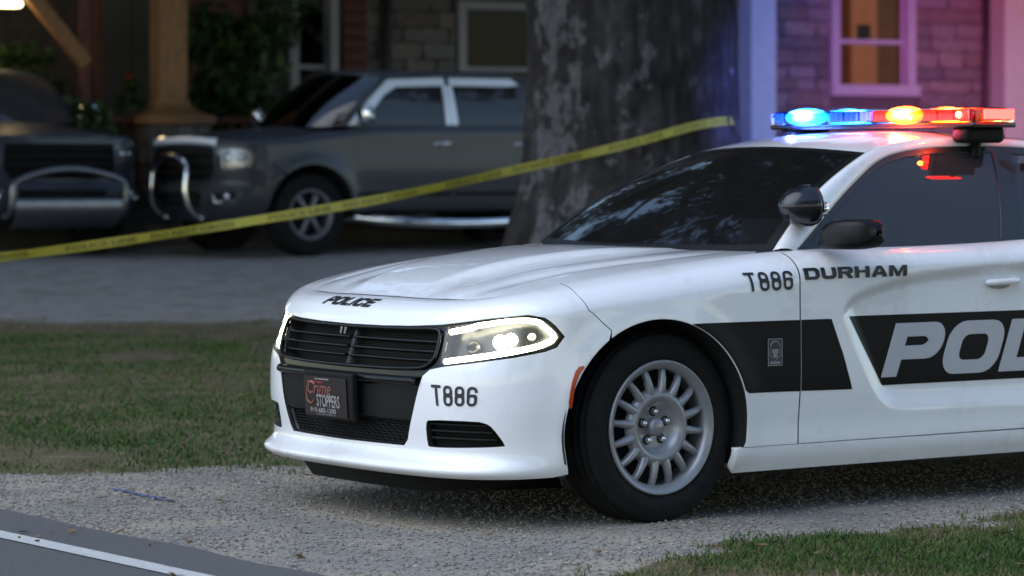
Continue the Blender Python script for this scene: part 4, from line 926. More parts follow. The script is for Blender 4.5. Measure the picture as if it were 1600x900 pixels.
# fenders, doors, sills, quarters -------------------------------------
TD = .639; zsill = .273
for sg in (False, True):
    arcf = car.arch(AF, .21, .205); rear_arc = [p for p in arcf if p[0] > 1.288]
    fen = [(1.292, .739)] + rear_arc[:-1]
    fen = [p for p in fen if p[1] > zsill + .001] + [(fen[-1][0] + .004, zsill)] + [(ta(TD), zsill), (ta(TD), .7)] + topline(ta(TD), 1.172, 30) + [(1.176, .90), (1.201, .819)]
    patch("fender", WHITE, fen, [], BELT, .024, pc, flange=.02, mirror=sg, dark_gap=True)
    d0 = .6462; d1 = 1.905
    door = [(ta(d0), zsill), (ta(d1), zsill + .004), (ta(d1), float(car.top(np.array(ta(d1)))))] + topline(ta(d1), ta(d0), 40)[1:]
    dr = patch("front_door", WHITE, door, [], BELT, .014, pc, flange=.02, mirror=sg, dark_gap=True)
    # pull handle: a bar over a flat grey oval painted as the pocket's shade
    sy = 1 if sg else -1
    q = np.array([BELT(np.array(ta(a)), np.array(.878)) for a in (1.645, 1.735, 1.822)])
    bar_pts = [(p[0], sy * (p[1] + o), p[2] + dz) for p, o, dz in zip(np.vstack([q[0], q[0] + (q[1] - q[0]) * .3, q[1], q[1] + (q[2] - q[1]) * .7, q[2]]), (.002, .022, .026, .022, .002), (-.004, -.002, 0, .002, .003))]
    gb = tube_grid(curve_pts(bar_pts, 20), np.concatenate([[.008], np.full(18, .0135), [.008]]), 10); loft("handle", WHITE, gb, dr, closed_v=True, caps=True)
    hp = car.side_uv([(1.66 + .062 + .066 * math.cos(x), .868 + .021 * math.sin(x)) for x in np.arange(20) * 2 * math.pi / 20])
    patch("handle_pocket_shade", mat("pocket_shadow_grey", (.30, .30, .31), .5), hp, [], BELT, .03, dr, off=.0015, flange=0, mirror=sg)
    e0, e1 = 1.910, 2.72; ra = car.arch(AR, .28, .70)
    ra = [p for p in ra if p[0] < ta(e1)]
    rdoor = [(ta(e0), zsill + .004), (ra[0][0] - .006, zsill + .006)] + [(t - .006, z) for t, z in ra] + [(ta(e1), .74)] + topline(ta(e1), ta(e0), 20)
    patch("rear_door", WHITE, rdoor, [], BELT, .03, pc, flange=.02, mirror=sg)
    ra2 = [p for p in car.arch(AR, .28, .24) if p[0] >= ta(e1)]; tb = TE - .75
    qp = [(ta(e1) + .005, .745)] + ra2 + [(ra2[-1][0] + .02, .30), (tb, .30)] + topline(tb, ta(e1) + .005, 30)
    patch("quarter_panel", WHITE, qp, [], BELT, .035, pc, flange=.02, mirror=sg)
    s0 = car.arch(AF, .21, .175)[-1][0] + .004; s1 = car.arch(AR, .175, .21)[0][0] - .004
    patch("side_sill", WHITE, [(s0, .172), (s1, .178), (s1 + .0, zsill - .004), (s0 - .01, zsill - .005)], [], BELT, .03, pc, flange=.04, dv=.015, mirror=sg)
    # black side stripe, split at the door gaps
    aft = [p for p in car.arch(AF, .21, .475) if p[1] < .752 and p[0] > ta(.1)]
    off = .0022
    st1 = [(ta(.100), .752)] + [(t + .006, z) for t, z in aft if z > .482] + [(ta(.375), .481), (ta(TD) - .001, .478), (ta(TD) - .001, .7515)]
    patch("stripe_fender", VINYL, st1, [], BELT, .024, pc, off=off, flange=.0015, mirror=sg)
    st2 = car.side_uv([(d0 + .001, .7515), (d0 + .001, .478), (.910, .474), (.862, .61), (.802, .751)])
    patch("stripe_door", VINYL, st2, [], BELT, .022, pc, off=off, flange=.0015, mirror=sg)
    st3 = car.side_uv([(.908, .757), (1.088, .481), (d1 - .001, .481), (d1 - .001, .757)])
    patch("stripe_door", VINYL, st3, [], BELT, .022, pc, off=off, flange=.0015, mirror=sg)
    st4 = car.side_uv([(e0 + .001, .757), (e0 + .001, .481), (2.62, .49), (2.66, .60), (2.70, .757)])
    patch("stripe_door", VINYL, st4, [], BELT, .03, pc, off=off, flange=.0015, mirror=sg)
patch("rear_bumper", WHITE, [(TE - .745, .25), (TE, .25), (TE + .745, .25), (TE + .745, .68), (TE, .68), (TE - .745, .68)], [], BELT, .05, pc, flange=.02)
patch("tail_panel", BLACKGLOSS, [(TE - .745, .685), (TE, .685), (TE + .745, .685)] + topline(TE + .745, TE - .745, 30), [], BELT, .05, pc, flange=.02)
box("tail_light", mat("red_tail_lens", (.25, .008, .006), .15, coat=.6), (4.09, 0, .86), (.10, 1.5, .10), pc, .03)
# lettering on the flank (left side faces the camera)
SIDE = lambda a, z: BELT(car.t_of_a(a), z)
SIGN[SIDE] = -1
word("side_number_letter", INK, "T886", [(.378, .868), (.603, .872), (.603, .953), (.370, .949)], SIDE, pc,   .125, .115, .24, .17, widths={'T': .60, '8': .56, '6': .56}, step=.02)
word("town_name_letter", INK, "DURHAM", [(.668, .908), (1.196, .913), (1.200, .966), (.664, .963)], SIDE, pc, .30, .21, .32, .16, widths={'D': 1.15, 'U': 1.15, 'R': 1.18, 'H': 1.15, 'A': 1.25, 'M': 1.42}, step=.02)
word("police_letter", GREYVINYL, "POLICE", [(1.080, .512), (2.575, .512), (2.655, .722), (1.160, .722)], SIDE, pc, .36, .25, .36, .10, off=.005, widths={'P': 1.28, 'O': 1.38, 'L': 1.0, 'C': 1.2, 'E': 1.05}, step=.03)
word("bumper_number_letter", INK, "T886", [(.577, .462), (.762, .466), (.768, .535), (.566, .538)], BELT, pc, .125, .115, .24, .17, off=.003, widths={'T': .60, '8': .56, '6': .56}, step=.015)
# crest decal on the stripe
bd = box("crest_decal", mat("crest_dark", (.03, .03, .033), .5), (0, 0, 0), (.072, .002, .105), pc, .0006); q = SIDE(np.array(.509), np.array(.632)); bd.location = (q[0], -(q[1] + .004), q[2])
CR = mat("crest_grey", (.20, .20, .21), .5)
for (x, z, w, h) in ((0, .051, .072, .003), (0, -.051, .072, .003), (-.0345, 0, .003, .1), (.0345, 0, .003, .1), (0, -.040, .050, .010), (0, .004, .034, .016), (0, -.012, .020, .018)): box("crest_line", CR, (x, -.0016, z), (w, .001, h), bd)
tube("crest_ring", CR, [(.022 * math.cos(x), -.0018, .024 + .018 * math.sin(x)) for x in np.linspace(0, math.pi, 12)], .0022, bd, 6)
tube("crest_shield", CR, [(x, -.0018, z) for x, z in ((-.026, .02), (-.026, -.01), (0, -.034), (.026, -.01), (.026, .02))], .0016, bd, 6)
# POLICE on the nose panel above the grille
word("hood_letter", INK, "POLICE", [(-.275, .842), (.085, .838), (.120, .900), (-.240, .903)], BELT, pc, .30, .22, .30, .24, off=.003, widths={'P': 1.2, 'O': 1.3, 'L': 1.05, 'C': 1.25, 'E': 1.15}, step=.015)

# greenhouse ----------------------------------------------------------
def GS(a, z):
    a = np.asarray(a, float); z = np.asarray(z, float); q = z - 1.0; return a, .808 - .42 * q - .60 * q * q - .05 * np.clip((a - 2.0) / 1.6, 0, 2) ** 2, z
def WS(p, w):
    p = np.asarray(p, float); w = np.asarray(w, float); hs = .785 - .225 * w + .012 * np.sin(np.pi * w)
    a = (.46 + .165 * p * p) * (1 - w) + (1.215 + .085 * p * p) * w - .035 * np.sin(np.pi * w)
    return a, p * hs, (1.005 + .012 * p * p) * (1 - w) + (1.428 - .026 * p * p) * w + .030 * np.sin(np.pi * w)
ZR = cspline([1.1, 1.215, 1.45, 1.75, 2.1, 2.5, 2.85], [1.392, 1.428, 1.472, 1.497, 1.495, 1.464, 1.41])
def ROOF(a, s):
    a = np.asarray(a, float); s = np.asarray(s, float); q = np.abs(s) / .56
    return a, s, ZR(a - .085 * np.minimum(q, 1.2) ** 2 * (1 - sstep(a, 1.3, 1.7))) - .026 * q ** 2 - .02 * q ** 6 * sstep(a, 1.30, 1.6)
SIGN[GS] = SIGN[WS] = -1
patch("windshield", WSGLASS, [(-1, .0), (1, .0), (1, 1), (-1, 1)], [], WS, .05, pc, flange=0)
frit = mat("black_frit", (.008, .008, .008), .3)
for pl_ in ([(-1, 0), (1, 0), (1, .05), (-1, .05)], [(-1, .955), (1, .955), (1, 1), (-1, 1)], [(.945, .05), (1, .05), (1, .955), (.95, .955)], [(-1, .05), (-.945, .05), (-.95, .955), (-1, .955)]):
    patch("windshield_border", frit, pl_, [], WS, .05, pc, off=.0015, flange=0)
trim_l = [(.728, 1.013), (.872, 1.106), (1.045, 1.213), (1.224, 1.308), (1.375, 1.373), (1.527, 1.408), (1.718, 1.426), (2.0, 1.433), (2.4, 1.415), (2.75, 1.355), (3.05, 1.255), (3.32, 1.115)]
Lp = [np.array([float(v) for v in WS(np.array(1.), np.array(w))]) for w in (0, .25, .5, .75, 1)] + [np.array([float(v) for v in ROOF(np.array(a), np.array(s))]) for a, s in ((1.47, .505), (1.72, .50), (2.0, .50), (2.42, .488), (2.78, .465))] + [np.array((3.12, .50, 1.285)), np.array((3.44, .56, 1.10))]
Rp = [np.array([float(v) for v in GS(np.array(a), np.array(z))]) for a, z in trim_l]
kk = np.arange(12.); fine = np.linspace(0, 11, 120)
Lc = np.stack([cspline(kk, [p[i] for p in Lp])(fine) for i in range(3)], 1); Rc = np.stack([cspline(kk, [p[i] for p in Rp])(fine) for i in range(3)], 1)
rs = (fine >= 4) & (fine <= 9)
Lc[rs, 2] = ROOF(Lc[rs, 0], Lc[rs, 1])[2]
for sgm in (1, -1):
    grid = []
    for l, r, f in zip(Lc, Rc, fine):
        d = r - l; out = np.array([0, 1, .75]) if f > 3.5 else np.array([-.25, .75, .75]); out = out / np.linalg.norm(out); wdt = np.linalg.norm(d); row = []
        for x in np.linspace(0, 1, 9): row.append(l + d * x + out * .16 * wdt * math.sin(math.pi * x) ** .8)
        row = [l + np.array([.004, -.004, -.012])] + row + [r - out * .014]
        grid.append(np.array(row) * [1, -sgm, 1])
    loft("roof_pillar", WHITE, grid, pc, flip=sgm < 0)
sel = (fine >= 4) & (fine <= 9); hp_ = np.linspace(1, -1, 30)
left_edge = Lc[sel][:, :2]; head = np.stack([1.215 + .085 * hp_ ** 2, hp_ * .56], 1)
roof_poly = np.vstack([head, (left_edge * [1, -1])[1:], (left_edge[::-1])[:-1]])
patch("roof", WHITE, roof_poly, [], ROOF, .03, pc, flange=.015)
# rear glass and trunk
def RG(p, w):
    p = np.asarray(p, float); w = np.asarray(w, float); return 2.80 + .70 * w + .02 * np.sin(np.pi * w) + 0 * p, p * (.465 + .09 * w), (1.422 - .02 * p * p) * (1 - w) + 1.105 * w + .04 * np.sin(np.pi * w)
SIGN[RG] = -1
patch("rear_glass", TINT, [(-1, 0), (1, 0), (1, 1), (-1, 1)], [], RG, .1, pc, flange=0)
tl2 = np.linspace(ta(3.30), 2 * TE - ta(3.30), 80); e2 = np.stack(car.edge(tl2)[:2], 1)
patch("trunk_lid", WHITE, np.vstack([e2, [(3.42, -.5), (3.42, .5)]]), [], lambda a, s: (a, s, car.M(a, s)), .06, pc, flange=.02)
# side windows
beltz = lambda a: float(car.ZC(np.array(a))) - .004
for sg in (False, True):
    rc_ = Rc[:, [0, 2]]; bottom = [(a, beltz(a)) for a in np.linspace(3.30, .735, 30)]
    g1 = [(.775, 1.028), (.934, 1.13), (1.131, 1.243), (1.295, 1.326), (1.40, 1.364), (1.52, 1.388), (1.66, 1.402), (1.847, 1.410), (2.035, 1.410), (1.935, 1.22), (1.842, 1.036), (1.3, 1.028)]
    g2 = [(2.13, 1.406), (2.42, 1.388), (2.70, 1.335), (2.86, 1.27), (2.90, 1.20), (2.88, 1.10), (2.4, 1.07), (1.94, 1.044), (2.03, 1.22)]
    fr = patch("window_frame", mat("satin_black_frame", (.014, .014, .015), .4, coat=.3), np.vstack([rc_[::2], bottom]), [g1, g2], GS, .04, pc, flange=.012, mirror=sg, off=-.002)
    patch("front_door_glass", TINT, g1, [], GS, .05, pc, off=-.008, flange=0, mirror=sg)
    patch("rear_door_glass", TINT, g2, [], GS, .06, pc, off=-.008, flange=0, mirror=sg)
    y = 1 if sg else -1
    # door mirror
    mg = []
    fold = 0 if sg is False else 1
    for s_, h0, d0_, zc, ac in ((.855, .015, .03, 1.045, .83), (.88, .030, .045, 1.052, .83), (.905, .048, .062, 1.072, .835), (.95, .058, .076, 1.080, .845), (1.02, .060, .078, 1.083, .86), (1.075, .054, .066, 1.085, .875), (1.102, .038, .045, 1.086, .885), (1.112, .012, .015, 1.087, .89)):
        if fold: ac, s_, d0_ = .86 + (s_ - .855) * .95, .86 + .04 * (s_ > .87), d0_ * .5
        mg.append([(ac + d0_ * math.copysign(abs(math.cos(q)) ** .45, math.cos(q)), y * s_, zc + h0 * math.copysign(abs(math.sin(q)) ** .5, math.sin(q))) for q in np.arange(24) * 2 * math.pi / 24])
    loft("door_mirror", mat("dark_mirror_cap", (.006, .005, .006), .4, coat=.0, spec=.25), mg, pc, closed_v=True, caps=True, flip=sg)
# chassis, wheel wells, cabin
box("chassis", DARK, (1.6, 0, .26), (4.0, 1.24, .16), pc); box("engine_bay", DARK, (-.1, 0, .55), (1.05, 1.10, .5), pc); box("cabin_floor", DARK, (2.0, 0, .52), (2.2, 1.68, .40), pc); box("trunk_floor", DARK, (3.5, 0, .62), (.9, 1.1, .5), pc)
for ac, zc, rr in car.arches:
    for y in (1, -1):
        th = np.linspace(-.25, math.pi + .25, 30); g = [[(ac + .43 * math.cos(q), y * s_, zc + .43 * math.sin(q)) for q in th] for s_ in (.915, .58)]; g.append([(ac + .02 * math.cos(q), y * .58, zc + .02 * math.sin(q)) for q in th])
        loft("wheel_well", mat("wheel_well_liner", (.008, .008, .008), .9), g, pc)
dash = loft("dashboard", BLACK, [[(a, y, z) for y in np.linspace(-.70, .70, 12)] for a, z in ((.60, .97), (.85, .985), (1.02, .975), (1.06, .93), (1.08, .72))], pc)
for y in (-.37, .37):
    st = box("seat", SEAT, (1.72, y, .72), (.50, .50, .18), pc, .06); box("backrest", SEAT, (.30, 0, .36), (.16, .48, .62), st, .07, rot=(0, R(14), 0)); box("headrest", SEAT, (.40, 0, .70), (.10, .26, .17), st, .045)
tube("steering_wheel", BLACK, [(1.20 + .06 * math.sin(q), -.37 + .18 * math.cos(q), .93 + .17 * math.sin(q)) for q in np.arange(24) * 2 * math.pi / 24], .014, pc, 8, True)
box("partition", DARK, (2.18, 0, 1.05), (.03, 1.2, .62), pc); box("rear_seat", SEAT, (2.75, 0, .80), (.7, 1.3, .35), pc, .08)
box("rear_view_mirror", BLACK, (1.16, 0, 1.33), (.03, .24, .07), pc, .02)
box("laptop", STEEL, (1.22, .02, 1.02), (.02, .30, .22), pc, .006, rot=(0, R(20), 0))
# wheels
for a, y, left in ((0, -.775, True), (0, .775, False), (3.05, -.775, True), (3.05, .775, False)):
    build_wheel("wheel", pc, (a, y, .362), left, steer=R(2.0) if a == 0 else 0)
# spotlight on the A-pillar
sl = lathe("spotlight", mat("black_lamp_shell", (.012, .011, .016), .16, spec=.6), [(-.085, .0), (-.084, .05), (-.078, .076), (-.06, .083), (-.03, .082), (.02, .070), (.055, .045), (.072, .02), (.076, 0)], pc, 36, 'x')
sl.location = (.735, -.80, 1.190); sl.rotation_euler = (0, R(3), R(172))
lathe("spot_lens", CHROME, [(-.0875, .0), (-.086, .07), (-.080, .0775)], sl, 30, 'x')
tube("spot_arm", CHROME, [(.80, -.795, 1.185), (.86, -.775, 1.180), (.915, -.745, 1.178)], [.016, .014, .022], pc, 14)
lathe("spot_collar", CHROME, [(-.02, .02), (-.012, .031), (.012, .031), (.02, .02)], pc, 20, 'x').location = (.905, -.752, 1.178)

# light bar ---------------------------------------------------------------
LB = (1.93, 0, 1.552); lb = box("light_bar", mat("light_bar_base", (.012, .012, .013), .35, coat=.4), LB, (.25, 1.32, .022), pc, .008); lb.location.z = 1.520
BLENS = glass("blue_lens", (.22, .45, 1.0)); RLENS = glass("red_lens", (1.0, .22, .16))
def dome(nm, m, y0, y1, end0, end1):
    n = 12; g = []
    for i in range(n + 1):
        f = i / n; y = y0 + (y1 - y0) * f; e = 1.
        if end0: e = min(e, math.sqrt(max(.02, 1 - max(0, 1 - f * (y1 - y0) / .07) ** 2)) if f * (y1 - y0) < .07 else 1)
        if end1: e = min(e, math.sqrt(max(.02, 1 - max(0, 1 - (1 - f) * (y1 - y0) / .07) ** 2)) if (1 - f) * (y1 - y0) < .07 else 1)
        g.append([(.15 * e * math.copysign(abs(math.cos(q)) ** .5, math.cos(q)), y, .012 + .062 * max(0, math.sin(q)) ** .45 * (.6 + .4 * e)) for q in np.linspace(0, math.pi, 15)])
    return loft(nm, m, g, lb)
# local +y is the car's right (image left): blue there, red on its left (image right)
dome("blue_cover", BLENS, .05, .675, False, True); dome("red_cover", RLENS, -.675, -.05, True, False); dome("clear_cover", CLEAR, -.05, .05, False, False)
LOWB = emit("blue_led_dim", (.015, .06, 1.0), 1.8)
HOTR = emit("red_led_lit", (1.0, .20, .015), 60); MIDR = emit("red_led_dim", (1.0, .010, .010), 8.0)
mods = [(.61, LOWB), (.21, LOWB), (.11, LOWB), (.01, LOWB), (-.085, MIDR), (-.39, MIDR), (-.49, MIDR), (-.59, MIDR)]
for y, mm in mods:
    for x, fx in ((-.118, 1), (.118, -1)):
        md = box("led_module", BLACKGLOSS, (x + .012 * fx, y, .042), (.03, .094, .046), lb, .003)
        for k in range(3): box("led_cell", mm, (-.016 * fx, -.030 + k * .030, 0), (.004, .026, .040), md, .0015)
def burst(name, core, mid, edge, strength):
    """a lit reflector: hot in the middle, deep colour towards its rim"""
    m = bpy.data.materials.new(name); m.use_nodes = True; nt = m.node_tree; N = nt.nodes; Lk = nt.links; b = N["Principled BSDF"]
    tc = N.new("ShaderNodeTexCoord"); gr = N.new("ShaderNodeTexGradient"); gr.gradient_type = 'SPHERICAL'; mp = N.new("ShaderNodeMapping"); mp.inputs["Scale"].default_value = (1, 6.6, 24)
    Lk.new(tc.outputs["Object"], mp.inputs[0]); Lk.new(mp.outputs[0], gr.inputs[0]); r = N.new("ShaderNodeValToRGB"); e = r.color_ramp.elements
    e[0].position = 0; e[0].color = (*edge, 1); e[1].position = .85; e[1].color = (*core, 1); md = e.new(.42); md.color = (*mid, 1); Lk.new(gr.outputs[0], r.inputs[0])
    Lk.new(r.outputs[0], b.inputs["Emission Color"]); b.inputs["Emission Strength"].default_value = strength; b.inputs["Base Color"].default_value = (.1, .1, .1, 1); return m
BUR_B = burst("blue_reflector_lit", (.6, 1.0, 1.0), (.03, .50, 1.0), (.0, .07, 1.0), 6); BUR_R = burst("red_reflector_lit", (1.0, .9, .5), (1.0, .34, .01), (1.0, .03, .0), 6)
for nm, y, mm, wd in (("blue_lamp", .41, BUR_B, .15), ("red_lamp", -.235, BUR_R, .125)):
    for fx in (-1, 1):
        g = []
        for i in range(9):
            ph = -math.pi / 2 + math.pi * i / 8; g.append([(fx * (.118 + .026 * math.cos(ph) * max(0, math.sin(q)) ** .8), wd * math.sin(ph), .040 * math.cos(ph) * math.cos(q)) for q in np.linspace(0, math.pi, 11)])
        o = loft(nm, mm, g, lb); o.location = (0, y, .043)
box("end_lamp", emit("red_end_lamp_lit", (1.0, .015, .01), 7), (0, -.684, .044), (.17, .008, .042), lb, .002)
sp = lathe("red_spark", HOTR, [(-.010, .0), (-.008, .011), (0, .013)], lb, 14, 'x'); sp.location = (-.147, -.60, .042)
for y in (-.56, .56):
    ft = box("mount_foot", BLACK, (0, y, -.040), (.22, .10, .07), lb, .02)
    tube("mount_strap", BLACK, curve_pts([(0, y * .98, -.03), (.0, y * .97, -.075), (.0, y * .96, -.13)], 8), .022, lb, 8)
# the lit rear-corner modules throw coloured light on the house, small ones light the roof
for nm, y, colr, pw, ang in (("blue", .44, (.14, .20, 1.0), 6500, 49.8), ("red", -.26, (1.0, .05, .05), 7000, 45.6)):
    L = bpy.data.lights.new(nm + "_beam", 'SPOT'); L.energy = pw; L.color = colr; L.shadow_soft_size = .04; L.spot_size = R(14 if nm == 'blue' else 15); L.spot_blend = 1
    lo = bpy.data.objects.new(nm + "_beam", L); COL.objects.link(lo); lo.parent = lb; lo.location = (.19, y, .045)
    lo.rotation_euler = Vector((math.cos(R(ang)), math.sin(R(ang)), .03)).to_track_quat('-Z', 'Y').to_euler()
for nm, x, y, colr, pw in (("blue", -.19, .455, (.10, .18, 1.0), 13), ("red", -.19, -.25, (1.0, .05, .04), 9)):
    L = bpy.data.lights.new(nm + "_spill", 'POINT'); L.energy = pw; L.color = colr; L.shadow_soft_size = .008
    lo = bpy.data.objects.new(nm + "_spill", L); COL.objects.link(lo); lo.parent = lb; lo.location = (x, y, .045)

# ================================================================== PICKUP TRUCKS
def build_truck(name, label, loc, rz, paint, chrome_guards=True, style='alloy', bull=0, roofz=1.76, nose=0., scale=1.):
    t = empty(name, loc, rz); tag(t, label, "pickup truck"); t.scale = (scale,) * 3
    tb = Body(
        [(-.915, -.2), (-.92, 0), (-.915, .2), (-.90, .45), (-.868, .62), (-.80, .77), (-.68, .865), (-.45, .91), (0, .935), (.5, .93), (1.5, .925), (2.6, .925), (3.3, .93), (4.2, .92), (4.40, .90), (4.47, .80), (4.478, .5), (4.48, 0), (4.478, -.3)],
        [(-1, 1.09), (-.75, 1.125), (-.3, 1.17), (.2, 1.21), (.75, 1.228), (1.2, 1.235), (2.6, 1.25), (4.6, 1.22)],
        [(-1, .045), (-.4, .05), (.2, .04), (.7, .005), (1.2, 0), (4.6, 0)],
        [(-1, .07), (-.6, .08), (0, .08), (.7, .09), (4.6, .08)], [(-1, .05), (-.6, .055), (0, .06), (.7, .07), (4.6, .06)],
        [(.25, -.12), (.36, -.06), (.45, -.025), (.6, -.005), (.78, .010), (.95, .006), (1.3, 0)],
        [(.25, -.10), (.36, -.05), (.44, -.005), (.52, .012), (.60, .010), (.66, -.03), (.75, -.035), (.9, -.03), (1.05, -.045), (1.3, -.06)],
        [(0, .40, .465), (3.26, .40, .465)], flare=(.028, .09))
    B = tb.belt; SIGN[B] = -1; A1, A2 = tb.arches; tA = lambda a: float(tb.t_of_a(a)); tl = lambda a, b, n=30: [(q, float(tb.top(np.array(q)))) for q in np.linspace(a, b, n)]
    bp_ = lambda tt, ww, off=0.: (np.stack(B(np.atleast_1d(np.asarray(tt, float)), np.atleast_1d(np.asarray(ww, float))), -1) + fnormals(B, np.atleast_1d(np.asarray(tt, float)), np.atleast_1d(np.asarray(ww, float))) * off) * [1, -1, 1]
    P = paint
    grp = [(-.56, 1.02), (.56, 1.02), (.58, .80), (.50, .70), (-.50, .70), (-.58, .80)]
    low = [(-.46, .60), (.46, .60), (.40, .46), (-.40, .46)]
    head = [(.60, 1.01), (.80, 1.015), (.98, .99), (1.06, .95), (1.02, .86), (.82, .82), (.62, .80)]
    fog = [(.60, .60), (.86, .61), (.84, .52), (.64, .50)]
    mi = lambda p: [(-a, b) for a, b in p][::-1]
    fa = [p for p in tb.arch(A1, .36, .72) if p[0] < tA(-.30)]
    rs_ = tl(0, 1.10, 20)[1:] + [(1.12, 1.02), (1.14, .90), (fa[-1][0], fa[-1][1] + .02)] + fa[::-1] + [(.95, .345), (.6, .33), (.3, .33)]
    fb = patch("front_fascia", P, rs_ + [(0, .33)] + mi(rs_) + [(0, float(tb.top(np.array(0.))))], [grp, low, head, mi(head), fog, mi(fog)], B, .05, t, flange=.03, dv=.03)
    g = patch("grille", DARK, grp, [], B, .1, t, off=-.06, flange=0)
    for z in ((.965, .86, .775) if not nose else (.98, .90, .82, .75)):
        tt = np.linspace(-.55, .55, 24); loft("slat", BLACK, np.stack([bp_(tt, np.full(24, z + dz), d) for d, dz in ((-.05, .02), (-.005, .018), (-.002, -.018), (-.05, -.02))], 1), g)
    if chrome_guards: loft("emblem", mat("gold_emblem", (.45, .30, .08), .3, metal=.8), [[(-.935, y * .09, .865 + z * .026), (-.925, y * .09, .865 + z * .026)] for y, z in ((-1, -.7), (-1, .7), (-.3, .7), (-.25, 1), (.25, 1), (.3, .7), (1, .7), (1, -.7), (.3, -.7), (.25, -1), (-.25, -1), (-.3, -.7))], g, closed_u=True)
    patch("lower_grille", DARK, low, [], B, .1, t, off=-.05, flange=0)
    for q in (1, -1):
        W = (lambda p: p) if q > 0 else mi
        h = patch("headlight", mat("truck_lamp_reflector", (.28, .28, .30), .25, metal=.7), W(head), [], B, .06, t, off=-.035, flange=0)
        patch("lens", CLEAR, W(head), [], B, .06, h, off=-.004, flange=0)
        for (u, v, r_) in ((.72, .93, .05), (.90, .93, .045)):
            c = bp_([u * q], [v], -.03)[0]; o = lathe("lamp_bowl", CHROME, [(-.012, r_), (.0, r_ * .9), (.008, r_ * .4), (.012, 0)], h, 18, 'z'); n = bp_([u * q], [v], .02)[0] - c; o.location = c; o.rotation_euler = Vector(n).to_track_quat('Z', 'Y').to_euler()
        f = patch("fog_lamp_bay", DARK, W(fog), [], B, .08, t, off=-.03, flange=0)
        tube("fog_trim", CHROME, bp_(*np.array([(a * q, b) for a, b in ((.60, .60), (.64, .505), (.84, .525))]).T, .006), .014, f, 8)
        c = bp_([.76 * q], [.565], -.012)[0]; o = lathe("fog_lamp", CHROME, [(-.02, .03), (0, .03), (.01, .015), (.012, 0)], f, 16, 'z'); n = bp_([.76 * q], [.565], .03)[0] - c; o.location = c; o.rotation_euler = Vector(n).to_track_quat('Z', 'Y').to_euler()
    tH = tA(.36); tlx = np.linspace(-tH, tH, 90); ed = np.stack(tb.edge(tlx)[:2], 1) - np.stack(tb.plan(tlx)[2:], 1) * .004
    def HD(a, s): return a, s, tb.M(a, s) + .022 * (1 - sstep(np.abs(s), .38, .50)) * sstep(a, -.8, -.35)
    pp = np.linspace(1, -1, 20); patch("hood", P, np.vstack([ed, np.stack([.10 + .25 * pp ** 2, pp * .80], 1)[1:-1]]), [], HD, .05, t, flange=.02)
    if chrome_guards:
        tt = np.linspace(-.62, .62, 30); loft("hood_guard", TRIMCHROME, np.stack([bp_(tt, tb.z0(tt) + w_, d) for w_, d in ((.0, .02), (.05, .035), (.13, .03))], 1), t)
    z_s = .42
    def GT(a, z):
        a = np.asarray(a, float); z = np.asarray(z, float); q = z - 1.22; return a, .835 - .14 * q - .28 * q * q + 0 * a, z
    SIGN[GT] = -1
    def WT(p, w):
        p = np.asarray(p, float); w = np.asarray(w, float); return (.12 + .26 * p * p) * (1 - w) + (.76 + .16 * p * p) * w - .02 * np.sin(np.pi * w), p * (.80 - .09 * w), (1.215 + .01 * p * p) * (1 - w) + (roofz - .05 - .035 * p * p) * w + .02 * np.sin(np.pi * w)
    SIGN[WT] = -1
    patch("windshield", MATS.get("truck_glass%d" % bull) or glass("truck_glass%d" % bull, (.16, .17, .18), dust_sheen=.0 if bull == 1 else .10), [(-1, 0), (1, 0), (1, 1), (-1, 1)], [], WT, .08, t, flange=0)  # pale film on the slate truck paints in the sky's reflection
    rt = [(.40, 1.225), (.60, 1.40), (.78, 1.555), (.95, roofz - .105), (1.35, roofz - .075), (2.2, roofz - .075), (2.55, roofz - .09), (2.66, roofz - .15)]
    for sg in (False, True):
        y = 1 if sg else -1
        ra = [p for p in tb.arch(A1, .36, z_s + .01) if p[0] >= tA(-.30)]
        patch("fender", P, [(1.146, .90), (ra[0][0], ra[0][1] + .02)] + ra + [(tA(.495), z_s), (tA(.495), .9)] + tl(tA(.495), 1.105, 24) + [(1.125, 1.02)], [], B, .05, t, flange=.02, mirror=sg)
        for nm, x0, x1 in (("front_door", .50, 1.60), ("rear_door", 1.605, 2.55)):
            ar = [p for p in tb.arch(A2, z_s, .9) if p[0] < tA(x1)] if nm == "rear_door" else []
            d = patch(nm, P, [(tA(x0), z_s), (tA(x1), z_s)] + tl(tA(x1), tA(x0), 20), [], B, .06, t, flange=.02, mirror=sg)
            q = B(np.array(tA(x1 - .13)), np.array(1.06)); tube("handle", CHROME, curve_pts([(x1 - .22, y * (q[1] - .002), 1.055), (x1 - .17, y * (q[1] + .028), 1.06), (x1 - .09, y * (q[1] + .028), 1.062), (x1 - .04, y * (q[1] - .002), 1.062)], 10), .014, d, 8)
            m_ = [(tA(x0 + .02), .56), (tA(x1 - .02), .56), (tA(x1 - .02), .60), (tA(x0 + .02), .60)]; patch("side_moulding", BLACK, m_, [], B, .08, d, off=.012, flange=.012, mirror=sg)
        r2 = tb.arch(A2, z_s, z_s); patch("bed_side", P, [(tA(2.63), z_s), (r2[0][0], z_s)] + r2 + [(r2[-1][0] + .01, z_s), (tA(4.36), .5)] + tl(tA(4.36), tA(2.63), 20), [], B, .08, t, flange=.03, mirror=sg)
        bx_ = [(a, 1.222 + .01 * (a - .7)) for a in np.linspace(2.60, .41, 14)]
        w1 = [(.56, 1.255), (.70, 1.42), (.86, 1.55), (1.03, roofz - .145), (1.58, roofz - .13), (1.575, 1.255)]; w2 = [(1.72, roofz - .125), (2.32, roofz - .125), (2.46, roofz - .17), (2.50, 1.40), (2.36, 1.30), (2.2, 1.26), (1.70, 1.255)]
